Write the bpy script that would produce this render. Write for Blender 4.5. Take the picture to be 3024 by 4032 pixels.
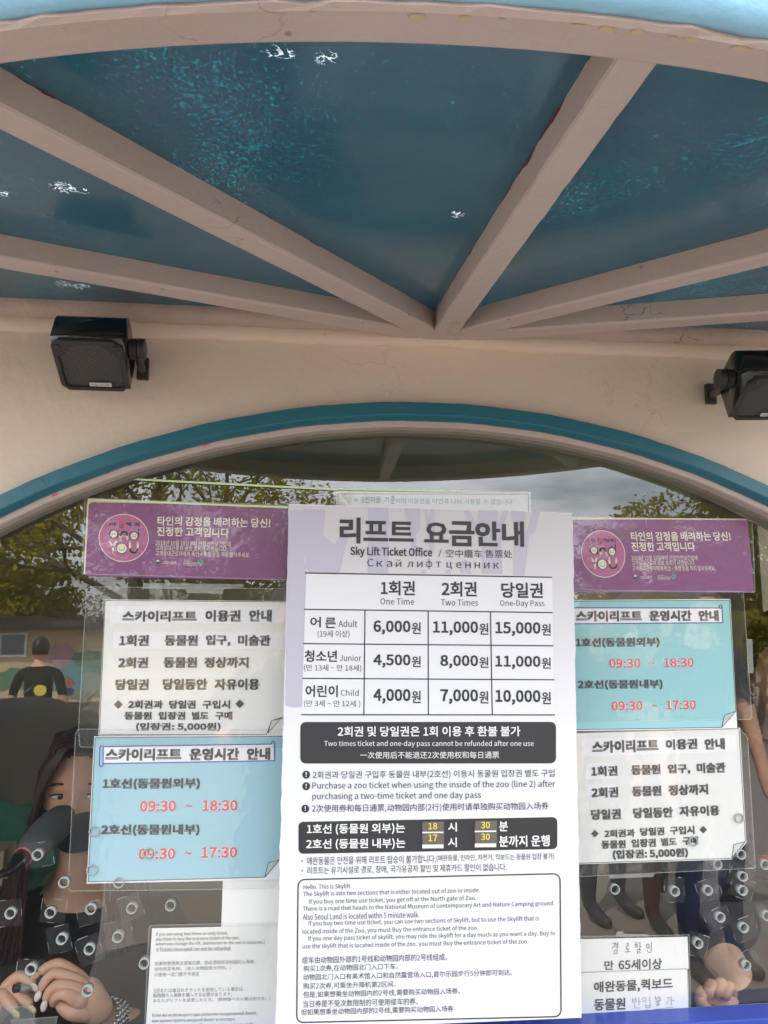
import bpy, bmesh, math, random
import numpy as np
from mathutils import Vector, Matrix, Quaternion
random.seed(7); np.random.seed(7)
for o in list(bpy.data.objects): bpy.data.objects.remove(o)
scn = bpy.context.scene
# ------------------------------------------------------------------ camera
W, H, F = 3024.0, 4032.0, 3100.0
YAW, PIT = 0.11, 0.14
CAM = Vector((0.0, -1.2, 1.55))
fwd = Vector((math.sin(YAW)*math.cos(PIT), math.cos(YAW)*math.cos(PIT), math.sin(PIT)))
rgt = Vector((math.cos(YAW), -math.sin(YAW), 0.0)); upv = rgt.cross(fwd)
cd = bpy.data.cameras.new('camera'); cam = bpy.data.objects.new('camera', cd); scn.collection.objects.link(cam)
cam.matrix_world = Matrix(((rgt.x, upv.x, -fwd.x, CAM.x), (rgt.y, upv.y, -fwd.y, CAM.y), (rgt.z, upv.z, -fwd.z, CAM.z), (0, 0, 0, 1)))
cd.sensor_fit = 'VERTICAL'; cd.sensor_height = 36.0; cd.lens = F/H*36.0
cd.clip_start = 0.02; cd.clip_end = 600.0
scn.camera = cam
# ------------------------------------------------------------------ sky and sun
SUN_EL, SUN_AZ = math.radians(50), math.radians(-34)      # azimuth from +Y, clockwise: sun stands behind the booth
wd = bpy.data.worlds.new('World'); scn.world = wd; wd.use_nodes = True
nt = wd.node_tree; nt.nodes.clear()
def N(t, typ, **k):
    n = t.nodes.new(typ)
    for a, b in k.items():
        if a.startswith('i_'): n.inputs[a[2:].replace('_', ' ')].default_value = b
        else: setattr(n, a, b)
    return n
sky = N(nt, 'ShaderNodeTexSky', sky_type='NISHITA', sun_disc=False, sun_elevation=SUN_EL, sun_rotation=SUN_AZ, air_density=1.2, dust_density=1.5)
tc = N(nt, 'ShaderNodeTexCoord'); mp = N(nt, 'ShaderNodeMapping'); mp.inputs['Scale'].default_value = (1, 1, 3.2)
nz = N(nt, 'ShaderNodeTexNoise', i_Scale=2.6, i_Detail=9.0, i_Roughness=0.6)
cr = N(nt, 'ShaderNodeValToRGB'); cr.color_ramp.elements[0].position = 0.33; cr.color_ramp.elements[1].position = 0.60
mx = N(nt, 'ShaderNodeMix', data_type='RGBA'); bg = N(nt, 'ShaderNodeBackground', i_Strength=0.12); ow = N(nt, 'ShaderNodeOutputWorld')
L = nt.links.new
L(tc.outputs['Generated'], mp.inputs[0]); L(mp.outputs[0], nz.inputs['Vector']); L(nz.outputs[0], cr.inputs[0]); L(cr.outputs[0], mx.inputs[0])
L(sky.outputs[0], mx.inputs[6]); mx.inputs[7].default_value = (16.5, 17.0, 18.2, 1); L(mx.outputs[2], bg.inputs[0]); L(bg.outputs[0], ow.inputs[0])
sl = bpy.data.lights.new('sun', 'SUN'); sl.energy = 4.6; sl.angle = math.radians(0.5); sl.color = (1, .95, .87)
so = bpy.data.objects.new('sun', sl); scn.collection.objects.link(so)
sd = Vector((math.sin(SUN_AZ)*math.cos(SUN_EL), math.cos(SUN_AZ)*math.cos(SUN_EL), math.sin(SUN_EL)))
so.rotation_euler = (-sd).to_track_quat('-Z', 'Y').to_euler(); so.location = sd*40
scn.view_settings.view_transform = 'Standard'; scn.view_settings.look = 'None'; scn.view_settings.gamma = 1
scn.view_settings.use_curve_mapping = False
scn.view_settings.exposure = 1.10
scn.cycles.max_bounces = 10; scn.cycles.transparent_max_bounces = 24; scn.cycles.diffuse_bounces = 5; scn.cycles.glossy_bounces = 5
# ------------------------------------------------------------------ helpers
C = scn.collection
def ray(px, py): return fwd*F + rgt*(px-W/2) + upv*(H/2-py)
def at(px, py, y):
    r = ray(px, py); return CAM + r*((y-CAM.y)/r.y)
def mir(px, L_):
    """x of the place, L_ metres behind the pane's mirror image, that shows at pixel column px"""
    r = ray(px, 2453); return CAM.x + r.x/r.y*L_
def s2l(r, g, b):
    f = lambda c: (c/255/12.92) if c <= 10 else ((c/255+.055)/1.055)**2.4
    return (f(r), f(g), f(b), 1)
def tag(o, label=None, cat=None, group=None, kind=None):
    if label: o['label'] = label
    if cat: o['category'] = cat
    if group: o['group'] = group
    if kind: o['kind'] = kind
    return o
def thing(name, label, cat, loc=(0, 0, 0), group=None):
    o = bpy.data.objects.new(name, None); C.objects.link(o); o.location = loc; o.empty_display_size = .05
    return tag(o, label, cat, group)
def link(name, me, mat, parent=None, smooth=False):
    """link a mesh whose vertices are in world space; a parent's location is taken off again"""
    o = bpy.data.objects.new(name, me); C.objects.link(o)
    if mat:
        for m in (mat if isinstance(mat, (list, tuple)) else [mat]): me.materials.append(m)
    if smooth: me.polygons.foreach_set('use_smooth', [True]*len(me.polygons))
    if parent:
        o.parent = parent
        base = Vector((0, 0, 0)); p = parent
        while p: base += Vector(p.location); p = p.parent
        me.transform(Matrix.Translation(-base))
    return o
def pd(verts, faces, name='m'):
    me = bpy.data.meshes.new(name); me.from_pydata([tuple(v) for v in verts], [], faces); me.update(); return me
def frombm(bm):
    bmesh.ops.recalc_face_normals(bm, faces=bm.faces[:]); me = bpy.data.meshes.new('m'); bm.to_mesh(me); bm.free(); return me
def box_bm(bm, c, s, M=None, bev=0):
    r = bmesh.ops.create_cube(bm, size=1); vs = r['verts']
    for v in vs:
        v.co = Vector((v.co.x*s[0], v.co.y*s[1], v.co.z*s[2])); v.co = (M @ v.co if M else v.co) + Vector(c)
    if bev:
        es = list({e for v in vs for e in v.link_edges}); bmesh.ops.bevel(bm, geom=es, offset=bev, segments=2, affect='EDGES', profile=.6)
def box(name, c, s, mat, parent=None, M=None, bev=0):
    bm = bmesh.new(); box_bm(bm, c, s, M, bev); return link(name, frombm(bm), mat, parent)
def tube_bm(bm, pts, rad, n=10, cap=True):
    pts = [Vector(p) for p in pts]; rings = []; prev = None
    for i, p in enumerate(pts):
        t = (pts[min(i+1, len(pts)-1)]-pts[max(i-1, 0)]).normalized()
        if prev is None: a = t.orthogonal().normalized()
        else: a = (prev - t*prev.dot(t)).normalized()
        prev = a; b = t.cross(a); r = rad[i] if isinstance(rad, (list, tuple)) else rad
        rings.append([bm.verts.new(p+(a*math.cos(k*2*math.pi/n)+b*math.sin(k*2*math.pi/n))*r) for k in range(n)])
    for A, B in zip(rings, rings[1:]):
        for k in range(n): bm.faces.new((A[k], A[(k+1) % n], B[(k+1) % n], B[k]))
    if cap: bm.faces.new(rings[0][::-1]); bm.faces.new(rings[-1])
def tube(name, pts, rad, mat, parent=None, n=10, smooth=True):
    bm = bmesh.new(); tube_bm(bm, pts, rad, n); return link(name, frombm(bm), mat, parent, smooth)
def prism(name, pts, y0, y1, mat, parent=None):
    """pts: world (x,z) polygon, extruded from y0 (front) to y1"""
    n = len(pts); v = [(x, y0, z) for x, z in pts]+[(x, y1, z) for x, z in pts]
    f = [tuple(range(n)), tuple(range(2*n-1, n-1, -1))]+[(i, i+n, (i+1) % n+n, (i+1) % n) for i in range(n)]
    bm = bmesh.new(); bm.from_mesh(pd(v, f)); return link(name, frombm(bm), mat, parent)
def px_poly(pts, y): return [(p.x, p.z) for p in (at(a, b, y) for a, b in pts)]
def flat(name, polys, y, mat, parent):
    """thin printed shapes on a sheet, given by their corners; several may form one print"""
    v = []; f = []
    for pts in polys:
        b = len(v); v += [at(a, c, y) for a, c in pts]; f.append(tuple(range(b, b+len(pts))))
    return link(name, pd(v, f), mat, parent)
def seg(p, q, w):
    d = Vector((q[0]-p[0], q[1]-p[1])); L_ = max(d.length, 1e-6); n = Vector((-d.y, d.x))/L_*w/2
    return [(p[0]+n.x, p[1]+n.y), (q[0]+n.x, q[1]+n.y), (q[0]-n.x, q[1]-n.y), (p[0]-n.x, p[1]-n.y)]
def path(pts, w): return [seg(a, b, w) for a, b in zip(pts, pts[1:])]
def rrect(x0, y0, x1, y1, r, sl_=0.0, n=5):
    P = []
    for cx, cy, a0 in ((x1-r, y0+r, -90), (x1-r, y1-r, 0), (x0+r, y1-r, 90), (x0+r, y0+r, 180)):
        for k in range(n+1):
            a = math.radians(a0+90*k/n); P.append((cx+r*math.cos(a), cy+r*math.sin(a)+sl_*(cx-(x0+x1)/2)))
    return P
def ell(cx, cy, rx, ry=None, n=28, a0=0, a1=360):
    ry = ry or rx; m = n if a1-a0 >= 360 else n+1
    return [(cx+rx*math.cos(math.radians(a0+(a1-a0)*k/n)), cy+ry*math.sin(math.radians(a0+(a1-a0)*k/n))) for k in range(m)]
# ------------------------------------------------------------------ lettering
_cache = {}
import os
FONT = None
try:      # Blender's own bundled interface font, all scripts in one weight
    FONT = bpy.data.fonts.load(os.path.join(bpy.utils.system_resource('DATAFILES', path='fonts'), 'Noto Sans CJK Regular.woff2'))
except Exception: FONT = None
TXT = bpy.data.curves.new('t', 'FONT'); TXT.size = 1; TXT.fill_mode = 'FRONT'; TXT.resolution_u = 2
if FONT: TXT.font = FONT
TXO = bpy.data.objects.new('t', TXT)
def glyphs(s, bold):
    if s in _cache: return _cache[s]
    TXT.body = s; me = TXO.to_mesh()
    v = np.zeros(len(me.vertices)*3); me.vertices.foreach_get('co', v); v = v.reshape(-1, 3)[:, :2].copy()
    f = [tuple(p.vertices) for p in me.polygons]
    TXO.to_mesh_clear(); _cache[s] = (v, f); return _cache[s]
class Print:
    """collects lettering of one colour on one sheet"""
    def __init__(s, org, y): s.o = org; s.y = y; s.v = []; s.f = []
    def c(s, x, y): return (s.o[0]+x*s.o[2], s.o[1]+y*s.o[2])
    def org(s, o): s.o = o; return s
    def t(s, txt, x0, x1, yt, yb, slope=0.0, bold=0.0, lean=None):
        """lettering that fills the box x0..x1, yt..yb; slope = fall of the line to the right"""
        if bold > .0075:      # heavy lettering: four impressions a hair apart, each 0.03 mm above the last
            k = bold*.62
            for q, (dx, dy) in enumerate(((-k, -k), (k, -k), (k, k), (-k, k))): s._t(txt, x0, x1, yt, yb, slope, lean, dx, dy, q*.00003)
            return s
        return s._t(txt, x0, x1, yt, yb, slope, lean, 0, 0, 0)
    def _t(s, txt, x0, x1, yt, yb, slope, lean, dx, dy, dz):
        v, f = glyphs(txt, 0.0)
        if not len(v): return s
        em = abs(yb-yt)/max(v[:, 1].max()-v[:, 1].min(), .35); x0, x1, yt, yb = x0+abs(dx)*em+dx*em, x1-abs(dx)*em+dx*em, yt+abs(dy)*em-dy*em, yb-abs(dy)*em-dy*em
        mn, mx_ = v.min(0), v.max(0); b = len(s.v)
        u = (v[:, 0]-mn[0])/max(mx_[0]-mn[0], 1e-6); w = (v[:, 1]-mn[1])/max(mx_[1]-mn[1], 1e-6)
        X = x0+(x1-x0)*u; Y = yb+(yt-yb)*w+slope*(X-(x0+x1)/2); o_ = [s.c(0, 0), s.c(1, 0), s.c(0, 1)]
        px = o_[0][0]+X*(o_[1][0]-o_[0][0])+Y*(o_[2][0]-o_[0][0]); py = o_[0][1]+X*(o_[1][1]-o_[0][1])+Y*(o_[2][1]-o_[0][1])
        ln = (px-1595)/24000 if lean is None else lean
        px = px+ln*(py-s.c(0, (yt+yb)/2)[1])
        R_ = np.array(fwd)[None]*F+np.array(rgt)[None]*(px-W/2)[:, None]+np.array(upv)[None]*(H/2-py)[:, None]
        P_ = np.array(CAM)[None]+R_*((s.y-dz-CAM.y)/R_[:, 1])[:, None]
        s.v += [tuple(p) for p in P_.tolist()]
        s.f += [tuple(i+b for i in q) for q in f]; return s
    def p(s, pts):
        b = len(s.v); s.v += [at(*s.c(*q), s.y) for q in pts]; s.f.append(tuple(range(b, b+len(pts)))); return s
    def pp(s, L_):
        for q in L_: s.p(q)
        return s
    def build(s, name, mat, parent, kind=None):
        o_ = link(name, pd(s.v, s.f), mat, parent); o_['kind'] = 'stuff'; return o_
# ------------------------------------------------------------------ materials
def mat(name, col, rough=.6, spec=.5, metal=0, bump=None, var=None, coat=0, alpha=None, trans=0):
    """bump: list of (scale, strength, distance); var: (scale, amount, colour2)"""
    m = bpy.data.materials.new(name); m.use_nodes = True; t = m.node_tree; b = t.nodes['Principled BSDF']
    b.inputs['Base Color'].default_value = col; b.inputs['Roughness'].default_value = rough
    b.inputs['Specular IOR Level'].default_value = spec; b.inputs['Metallic'].default_value = metal
    b.inputs['Coat Weight'].default_value = coat; b.inputs['Coat Roughness'].default_value = .05
    tc_ = N(t, 'ShaderNodeTexCoord')
    if var:
        n = N(t, 'ShaderNodeTexNoise', i_Scale=var[0], i_Detail=6.0, i_Roughness=.65); t.links.new(tc_.outputs['Object'], n.inputs['Vector'])
        r = N(t, 'ShaderNodeValToRGB'); r.color_ramp.elements[0].position = .35; r.color_ramp.elements[1].position = .68
        r.color_ramp.elements[1].color = (var[1],)*3+(1,); r.color_ramp.elements[0].color = (0, 0, 0, 1)
        x = N(t, 'ShaderNodeMix', data_type='RGBA'); x.inputs[6].default_value = col; x.inputs[7].default_value = var[2]
        t.links.new(n.outputs[0], r.inputs[0]); t.links.new(r.outputs[0], x.inputs[0]); t.links.new(x.outputs[2], b.inputs['Base Color'])
    prev = None
    for sc, st, dist in (bump or []):
        n = N(t, 'ShaderNodeTexNoise', i_Scale=sc, i_Detail=5.0); t.links.new(tc_.outputs['Object'], n.inputs['Vector'])
        k = N(t, 'ShaderNodeBump', i_Strength=st, i_Distance=dist); t.links.new(n.outputs[0], k.inputs['Height'])
        if prev: t.links.new(prev.outputs[0], k.inputs['Normal'])
        prev = k
    if prev: t.links.new(prev.outputs[0], b.inputs['Normal'])
    return m
def painted(name, col, col2, spots=None, crack=0.5, lump=.0016, rough=.5, gen_red=False):
    """old brushed house paint: lumps, drips, hairline cracks, chips"""
    m = mat(name, col, rough=rough, bump=[(7, .6, lump*5), (48, .7, lump*1.1), (300, .4, lump*.35)], var=(3.5, .6, col2))
    t = m.node_tree; b = t.nodes['Principled BSDF']; tc_ = [n for n in t.nodes if n.type == 'TEX_COORD'][0]
    base = b.inputs['Base Color'].links[0].from_socket; nrm = b.inputs['Normal'].links[0].from_node
    # cracks
    ns = N(t, 'ShaderNodeTexNoise', i_Scale=14.0, i_Detail=4.0); t.links.new(tc_.outputs['Object'], ns.inputs['Vector'])
    ad = N(t, 'ShaderNodeVectorMath', operation='MULTIPLY_ADD'); ad.inputs[1].default_value = (.12,)*3
    t.links.new(ns.outputs['Color'], ad.inputs[0]); t.links.new(tc_.outputs['Object'], ad.inputs[2])
    vo = N(t, 'ShaderNodeTexVoronoi', feature='DISTANCE_TO_EDGE', i_Scale=9.0); t.links.new(ad.outputs[0], vo.inputs['Vector'])
    r1 = N(t, 'ShaderNodeMapRange'); r1.inputs['From Min'].default_value = .001; r1.inputs['From Max'].default_value = .008; r1.inputs['To Min'].default_value = 1; r1.inputs['To Max'].default_value = 0
    t.links.new(vo.outputs['Distance'], r1.inputs['Value'])
    n2 = N(t, 'ShaderNodeTexNoise', i_Scale=4.5, i_Detail=3.0); t.links.new(tc_.outputs['Object'], n2.inputs['Vector'])
    r2 = N(t, 'ShaderNodeMapRange'); r2.inputs['From Min'].default_value = .56; r2.inputs['From Max'].default_value = .62
    t.links.new(n2.outputs[0], r2.inputs['Value'])
    mu = N(t, 'ShaderNodeMath', operation='MULTIPLY'); t.links.new(r1.outputs[0], mu.inputs[0]); t.links.new(r2.outputs[0], mu.inputs[1])
    mu2 = N(t, 'ShaderNodeMath', operation='MULTIPLY'); mu2.inputs[1].default_value = crack; t.links.new(mu.outputs[0], mu2.inputs[0])
    x = N(t, 'ShaderNodeMix', data_type='RGBA'); x.inputs[7].default_value = s2l(70, 58, 50); t.links.new(mu2.outputs[0], x.inputs[0]); t.links.new(base, x.inputs[6])
    out = x.outputs[2]
    bp = N(t, 'ShaderNodeBump', i_Strength=.6, i_Distance=-.001); t.links.new(mu.outputs[0], bp.inputs['Height']); t.links.new(nrm.outputs[0], bp.inputs['Normal']); t.links.new(bp.outputs[0], b.inputs['Normal'])
    # small dirt spots
    v2 = N(t, 'ShaderNodeTexVoronoi', i_Scale=16.0); t.links.new(tc_.outputs['Object'], v2.inputs['Vector'])
    r3 = N(t, 'ShaderNodeMapRange'); r3.inputs['From Min'].default_value = .03; r3.inputs['From Max'].default_value = .05; r3.inputs['To Min'].default_value = .5; r3.inputs['To Max'].default_value = 0
    t.links.new(v2.outputs['Distance'], r3.inputs['Value'])
    x2 = N(t, 'ShaderNodeMix', data_type='RGBA'); x2.inputs[7].default_value = s2l(84, 66, 52); t.links.new(r3.outputs[0], x2.inputs[0]); t.links.new(out, x2.inputs[6]); out = x2.outputs[2]
    if gen_red:       # bare red primer where the paint stops short of the roof panel
        sp = N(t, 'ShaderNodeSeparateXYZ'); t.links.new(tc_.outputs['Generated'], sp.inputs[0])
        n3 = N(t, 'ShaderNodeTexNoise', i_Scale=11.0, i_Detail=5.0); t.links.new(tc_.outputs['Object'], n3.inputs['Vector'])
        at_ = N(t, 'ShaderNodeAttribute', attribute_name='edge')
        m1 = N(t, 'ShaderNodeMath', operation='MULTIPLY_ADD'); m1.inputs[1].default_value = 1.5; m1.inputs[2].default_value = -.79; t.links.new(n3.outputs[0], m1.inputs[0])
        m2 = N(t, 'ShaderNodeMath', operation='ADD'); t.links.new(at_.outputs['Fac'], m2.inputs[0]); t.links.new(m1.outputs[0], m2.inputs[1])
        r4 = N(t, 'ShaderNodeMapRange'); r4.inputs['From Min'].default_value = .98; r4.inputs['From Max'].default_value = 1.0; t.links.new(m2.outputs[0], r4.inputs['Value'])
        x3 = N(t, 'ShaderNodeMix', data_type='RGBA'); x3.inputs[7].default_value = s2l(128, 40, 34); t.links.new(r4.outputs[0], x3.inputs[0]); t.links.new(out, x3.inputs[6]); out = x3.outputs[2]
    t.links.new(out, b.inputs['Base Color'])
    return m
def clear(name, ior=1.5, tint=(1, 1, 1, 1), milky=0.0, rough=0.0, mcol=(.9, .9, .9, 1), bump=None):
    """sheet glass / clear plastic: see-through plus Fresnel reflection (same for every ray)"""
    m = bpy.data.materials.new(name); m.use_nodes = True; t = m.node_tree; t.nodes.clear()
    o = N(t, 'ShaderNodeOutputMaterial'); tr = N(t, 'ShaderNodeBsdfTransparent'); tr.inputs[0].default_value = tint
    g = N(t, 'ShaderNodeBsdfGlossy'); g.inputs['Roughness'].default_value = rough; fr = N(t, 'ShaderNodeFresnel', i_IOR=ior); m1 = N(t, 'ShaderNodeMixShader')
    d = N(t, 'ShaderNodeBsdfDiffuse'); d.inputs[0].default_value = mcol; m0 = N(t, 'ShaderNodeMixShader'); m0.inputs[0].default_value = milky
    t.links.new(tr.outputs[0], m0.inputs[1]); t.links.new(d.outputs[0], m0.inputs[2])
    ge_ = N(t, 'ShaderNodeNewGeometry'); ff = N(t, 'ShaderNodeMath', operation='MULTIPLY'); iv = N(t, 'ShaderNodeMath', operation='SUBTRACT'); iv.inputs[0].default_value = 1   # the far face of the sheet adds no total reflection
    t.links.new(ge_.outputs['Backfacing'], iv.inputs[1]); t.links.new(fr.outputs[0], ff.inputs[0]); t.links.new(iv.outputs[0], ff.inputs[1])
    t.links.new(ff.outputs[0], m1.inputs[0]); t.links.new(m0.outputs[0], m1.inputs[1]); t.links.new(g.outputs[0], m1.inputs[2]); t.links.new(m1.outputs[0], o.inputs[0])
    if bump:
        tc_ = N(t, 'ShaderNodeTexCoord'); n = N(t, 'ShaderNodeTexNoise', i_Scale=bump[0], i_Detail=3.0); t.links.new(tc_.outputs['Object'], n.inputs['Vector'])
        k = N(t, 'ShaderNodeBump', i_Strength=bump[1], i_Distance=bump[2]); t.links.new(n.outputs[0], k.inputs['Height']); t.links.new(k.outputs[0], g.inputs['Normal'])
    return m
M = {}
M['wall'] = painted('beige_wall_paint', s2l(214, 195, 182), s2l(212, 198, 170), crack=.10, lump=.0022, rough=.62)
M['rib'] = painted('pinkish_beige_paint', s2l(188, 172, 165), s2l(178, 162, 156), crack=.35, lump=.0018, rough=.45, gen_red=True)
M['rim'] = painted('rim_paint', s2l(187, 171, 165), s2l(176, 159, 153), crack=.12, lump=.002, rough=.5)
M['plaster'] = painted('rough_beam_paint', s2l(184, 164, 154), s2l(164, 142, 128), crack=1.0, lump=.005, rough=.55)
M['teal'] = painted('teal_trim_paint', s2l(38, 104, 120), s2l(32, 94, 112), crack=.1, lump=.0008, rough=.35)
M['lightblue'] = painted('light_blue_paint', s2l(140, 194, 222), s2l(128, 184, 214), crack=.1, lump=.002, rough=.3)
M['blue'] = mat('blue_ledge_paint', s2l(48, 74, 168), rough=.35, bump=[(60, .3, .0006)], var=(14, .3, s2l(40, 62, 150)))
M['dark'] = mat('dark_interior', s2l(168, 160, 138), rough=.8, var=(3, .4, s2l(150, 142, 120)))
M['dark2'] = mat('dark_partition', s2l(178, 176, 158), rough=.7, var=(3, .4, s2l(164, 160, 142)))
M['gasket'] = mat('grey_gasket', s2l(120, 118, 108), rough=.6, bump=[(80, .4, .0008)])
M['glass'] = clear('window_glass', ior=2.22, tint=(.985, .995, .985, 1), bump=(1.1, .02, .01))
M['lam'] = clear('laminate', ior=1.62, milky=.02, mcol=s2l(200, 205, 200), bump=(14, .45, .002))
M['lamedge'] = clear('laminate_edge', ior=1.4, milky=.3, mcol=s2l(215, 222, 215))
M['tape'] = clear('clear_tape', ior=1.35, milky=.018, bump=(120, .3, .0006))
M['tapestrip'] = clear('tape_strip', ior=1.5, milky=.16, mcol=s2l(215, 222, 215), bump=(90, .8, .001))
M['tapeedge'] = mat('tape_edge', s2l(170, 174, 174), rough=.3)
M['acryl'] = clear('clear_acrylic', ior=1.5, milky=.10)
M['limeedge'] = mat('acrylic_lime_edge', s2l(205, 226, 175), rough=.2, coat=.6)
M['tube'] = mat('translucent_tube', s2l(164, 170, 166), rough=.35, bump=[(300, .3, .0005)])
def paper(name, col, rough=.5, coat=.0): return mat(name, col, rough=rough, spec=.3, coat=coat, bump=[(5, .15, .002), (18, .1, .0006)], var=(2.5, .35, tuple(c*.95 for c in col[:3])+(1,)))
M['white'] = paper('white_paper', s2l(228, 229, 224), coat=.25)
M['board'] = paper('board_white', s2l(227, 228, 233), rough=.45)
M['boardgrey'] = mat('board_print_grey', s2l(214, 210, 214), rough=.45)
M['lilac'] = mat('board_print_lilac', s2l(192, 186, 196), rough=.45)
M['lilac2'] = mat('board_print_pale_lilac', s2l(188, 186, 202), rough=.45)
M['ink'] = mat('dark_ink', s2l(48, 48, 54), rough=.45)
M['ink2'] = mat('soft_black_ink', s2l(72, 72, 68), rough=.5)
M['grey'] = mat('grey_ink', s2l(128, 130, 128), rough=.5)
M['white_ink'] = mat('white_ink', s2l(232, 234, 236), rough=.45)
M['purple'] = mat('purple_print', s2l(132, 66, 128), rough=.35, coat=.4, var=(4, .6, s2l(124, 58, 116)))
M['pink'] = mat('pink_print', s2l(186, 92, 150), rough=.4, coat=.4, var=(7, .6, s2l(160, 92, 140)))
M['cream'] = mat('cream_print', s2l(232, 226, 206), rough=.4)
M['navy'] = mat('navy_print', s2l(36, 62, 104), rough=.4)
M['red'] = mat('red_print', s2l(222, 72, 66), rough=.45)
M['orange'] = mat('red_orange_print', s2l(216, 70, 44), rough=.45)
M['green'] = mat('green_print', s2l(96, 170, 90), rough=.45)
M['cyan'] = mat('cyan_print', s2l(60, 150, 190), rough=.45)
M['bluep'] = paper('pale_blue_paper', s2l(162, 202, 214), coat=.25)
M['tealp'] = paper('pale_teal_paper', s2l(152, 204, 208), coat=.25)
M['scroll'] = mat('scroll_blue_line', s2l(66, 98, 170), rough=.5)
M['fold'] = mat('folded_corner_print', s2l(176, 200, 198), rough=.5)
M['foldw'] = mat('folded_corner_grey', s2l(206, 208, 206), rough=.5)
M['hi'] = mat('brighter_white', s2l(234, 234, 236), rough=.5)
M['red_time'] = mat('time_red', s2l(222, 92, 92), rough=.5)
M['halo'] = mat('white_halo', s2l(226, 236, 238), rough=.5)
M['handblue'] = mat('faded_blue_ink', s2l(140, 158, 178), rough=.5)
M['brownbox'] = mat('slot_card', s2l(98, 92, 82), rough=.3, coat=.5)
M['yellow'] = mat('yellow_digits', s2l(236, 214, 84), rough=.4)
M['pencil'] = mat('pencil_ink', s2l(92, 92, 92), rough=.6)
M['black'] = mat('black_gloss_plastic', (.010, .011, .011, 1), rough=.12, bump=[(7, .1, .004)])
M['matt'] = mat('black_matt_plastic', (.034, .033, .032, 1), rough=.45, bump=[(400, .3, .0004)])
M['mesh'] = mat('black_grille', (.11, .105, .10, 1), rough=.35)
M['foam'] = mat('mic_foam', (.09, .095, .10, 1), rough=.95, bump=[(300, .6, .002)])
M['ring'] = mat('pink_ring', s2l(205, 110, 118), rough=.35)
def skinmat(name, col):
    m = mat(name, col, rough=.5, bump=[(160, .25, .0008), (25, .2, .002)], var=(22, .5, (col[0]*.86, col[1]*.72, col[2]*.66, 1)))
    b = m.node_tree.nodes['Principled BSDF']; b.inputs['Subsurface Weight'].default_value = .15; b.inputs['Subsurface Radius'].default_value = (.01, .004, .002); return m
M['skin'] = skinmat('skin', s2l(222, 176, 148))
M['hair'] = mat('dark_brown_hair', s2l(58, 34, 26), rough=.4, bump=[(90, .5, .002)])
M['hairb'] = mat('black_hair', (.012, .01, .009, 1), rough=.45, bump=[(90, .5, .002)])
M['tee'] = mat('black_cotton', (.012, .012, .014, 1), rough=.9, bump=[(20, .4, .006)])
M['navyc'] = mat('navy_cotton', s2l(30, 36, 60), rough=.9, bump=[(20, .4, .006)])
M['jeans'] = mat('denim', s2l(36, 44, 66), rough=.9, bump=[(30, .4, .004)])
M['maroon'] = mat('maroon_cloth', s2l(64, 34, 36), rough=.9, bump=[(25, .4, .005)])
M['greyc'] = mat('grey_cloth', s2l(130, 128, 122), rough=.9, bump=[(25, .4, .005)])
M['greenc'] = mat('green_cloth', s2l(52, 128, 104), rough=.9, bump=[(14, .6, .01)])
M['eye'] = mat('eye_white', s2l(222, 214, 208), rough=.2, coat=.5)
M['iris'] = mat('iris', (.02, .012, .008, 1), rough=.15, coat=.8)
M['nail'] = mat('pearl_nail', s2l(228, 206, 196), rough=.18, coat=.8)
M['gold'] = mat('gold_glitter_nail', s2l(214, 190, 140), rough=.3, metal=.5, bump=[(900, 1, .001)])
M['steel'] = mat('steel', (.5, .5, .52, 1), rough=.22, metal=1)
M['floor'] = mat('floor', s2l(96, 86, 74), rough=.7)
M['desk'] = mat('desk_top', s2l(84, 76, 66), rough=.5)
M['paving'] = mat('paving', s2l(136, 127, 117), rough=.85, bump=[(30, .5, .004)], var=(1.5, .5, s2l(118, 109, 99)))
M['bark'] = mat('bark', s2l(104, 90, 74), rough=.9, bump=[(18, .8, .03)], var=(6, .6, s2l(70, 60, 50)))
M['fascia'] = mat('dark_fascia', s2l(44, 40, 38), rough=.6)
M['mural'] = mat('cream_render', s2l(214, 188, 152), rough=.8, var=(1.2, .4, s2l(200, 172, 140)))
M['plinth'] = mat('plinth', s2l(70, 62, 54), rough=.8)
def leafmat(name, c1, c2, c3):
    m = bpy.data.materials.new(name); m.use_nodes = True; t = m.node_tree; t.nodes.clear(); o = N(t, 'ShaderNodeOutputMaterial')
    d = N(t, 'ShaderNodeBsdfDiffuse'); tr = N(t, 'ShaderNodeBsdfTranslucent'); mx_ = N(t, 'ShaderNodeMixShader'); mx_.inputs[0].default_value = .4
    tc_ = N(t, 'ShaderNodeTexCoord'); n = N(t, 'ShaderNodeTexNoise', i_Scale=1.6, i_Detail=6.0, i_Roughness=.8); t.links.new(tc_.outputs['Object'], n.inputs['Vector'])
    r = N(t, 'ShaderNodeValToRGB'); e = r.color_ramp.elements; e[0].position = .3; e[0].color = c1; e[1].position = .7; e[1].color = c3; k = e.new(.5); k.color = c2
    t.links.new(n.outputs[0], r.inputs[0]); t.links.new(r.outputs[0], d.inputs[0]); t.links.new(r.outputs[0], tr.inputs[0])
    t.links.new(d.outputs[0], mx_.inputs[1]); t.links.new(tr.outputs[0], mx_.inputs[2]); t.links.new(mx_.outputs[0], o.inputs[0]); return m
M['leaf'] = leafmat('yellow_green_leaves', (.12, .14, .02, 1), (.30, .28, .04, 1), (.48, .40, .06, 1))
M['leaf2'] = leafmat('olive_leaves', (.08, .10, .016, 1), (.20, .18, .026, 1), (.32, .25, .036, 1))
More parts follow.
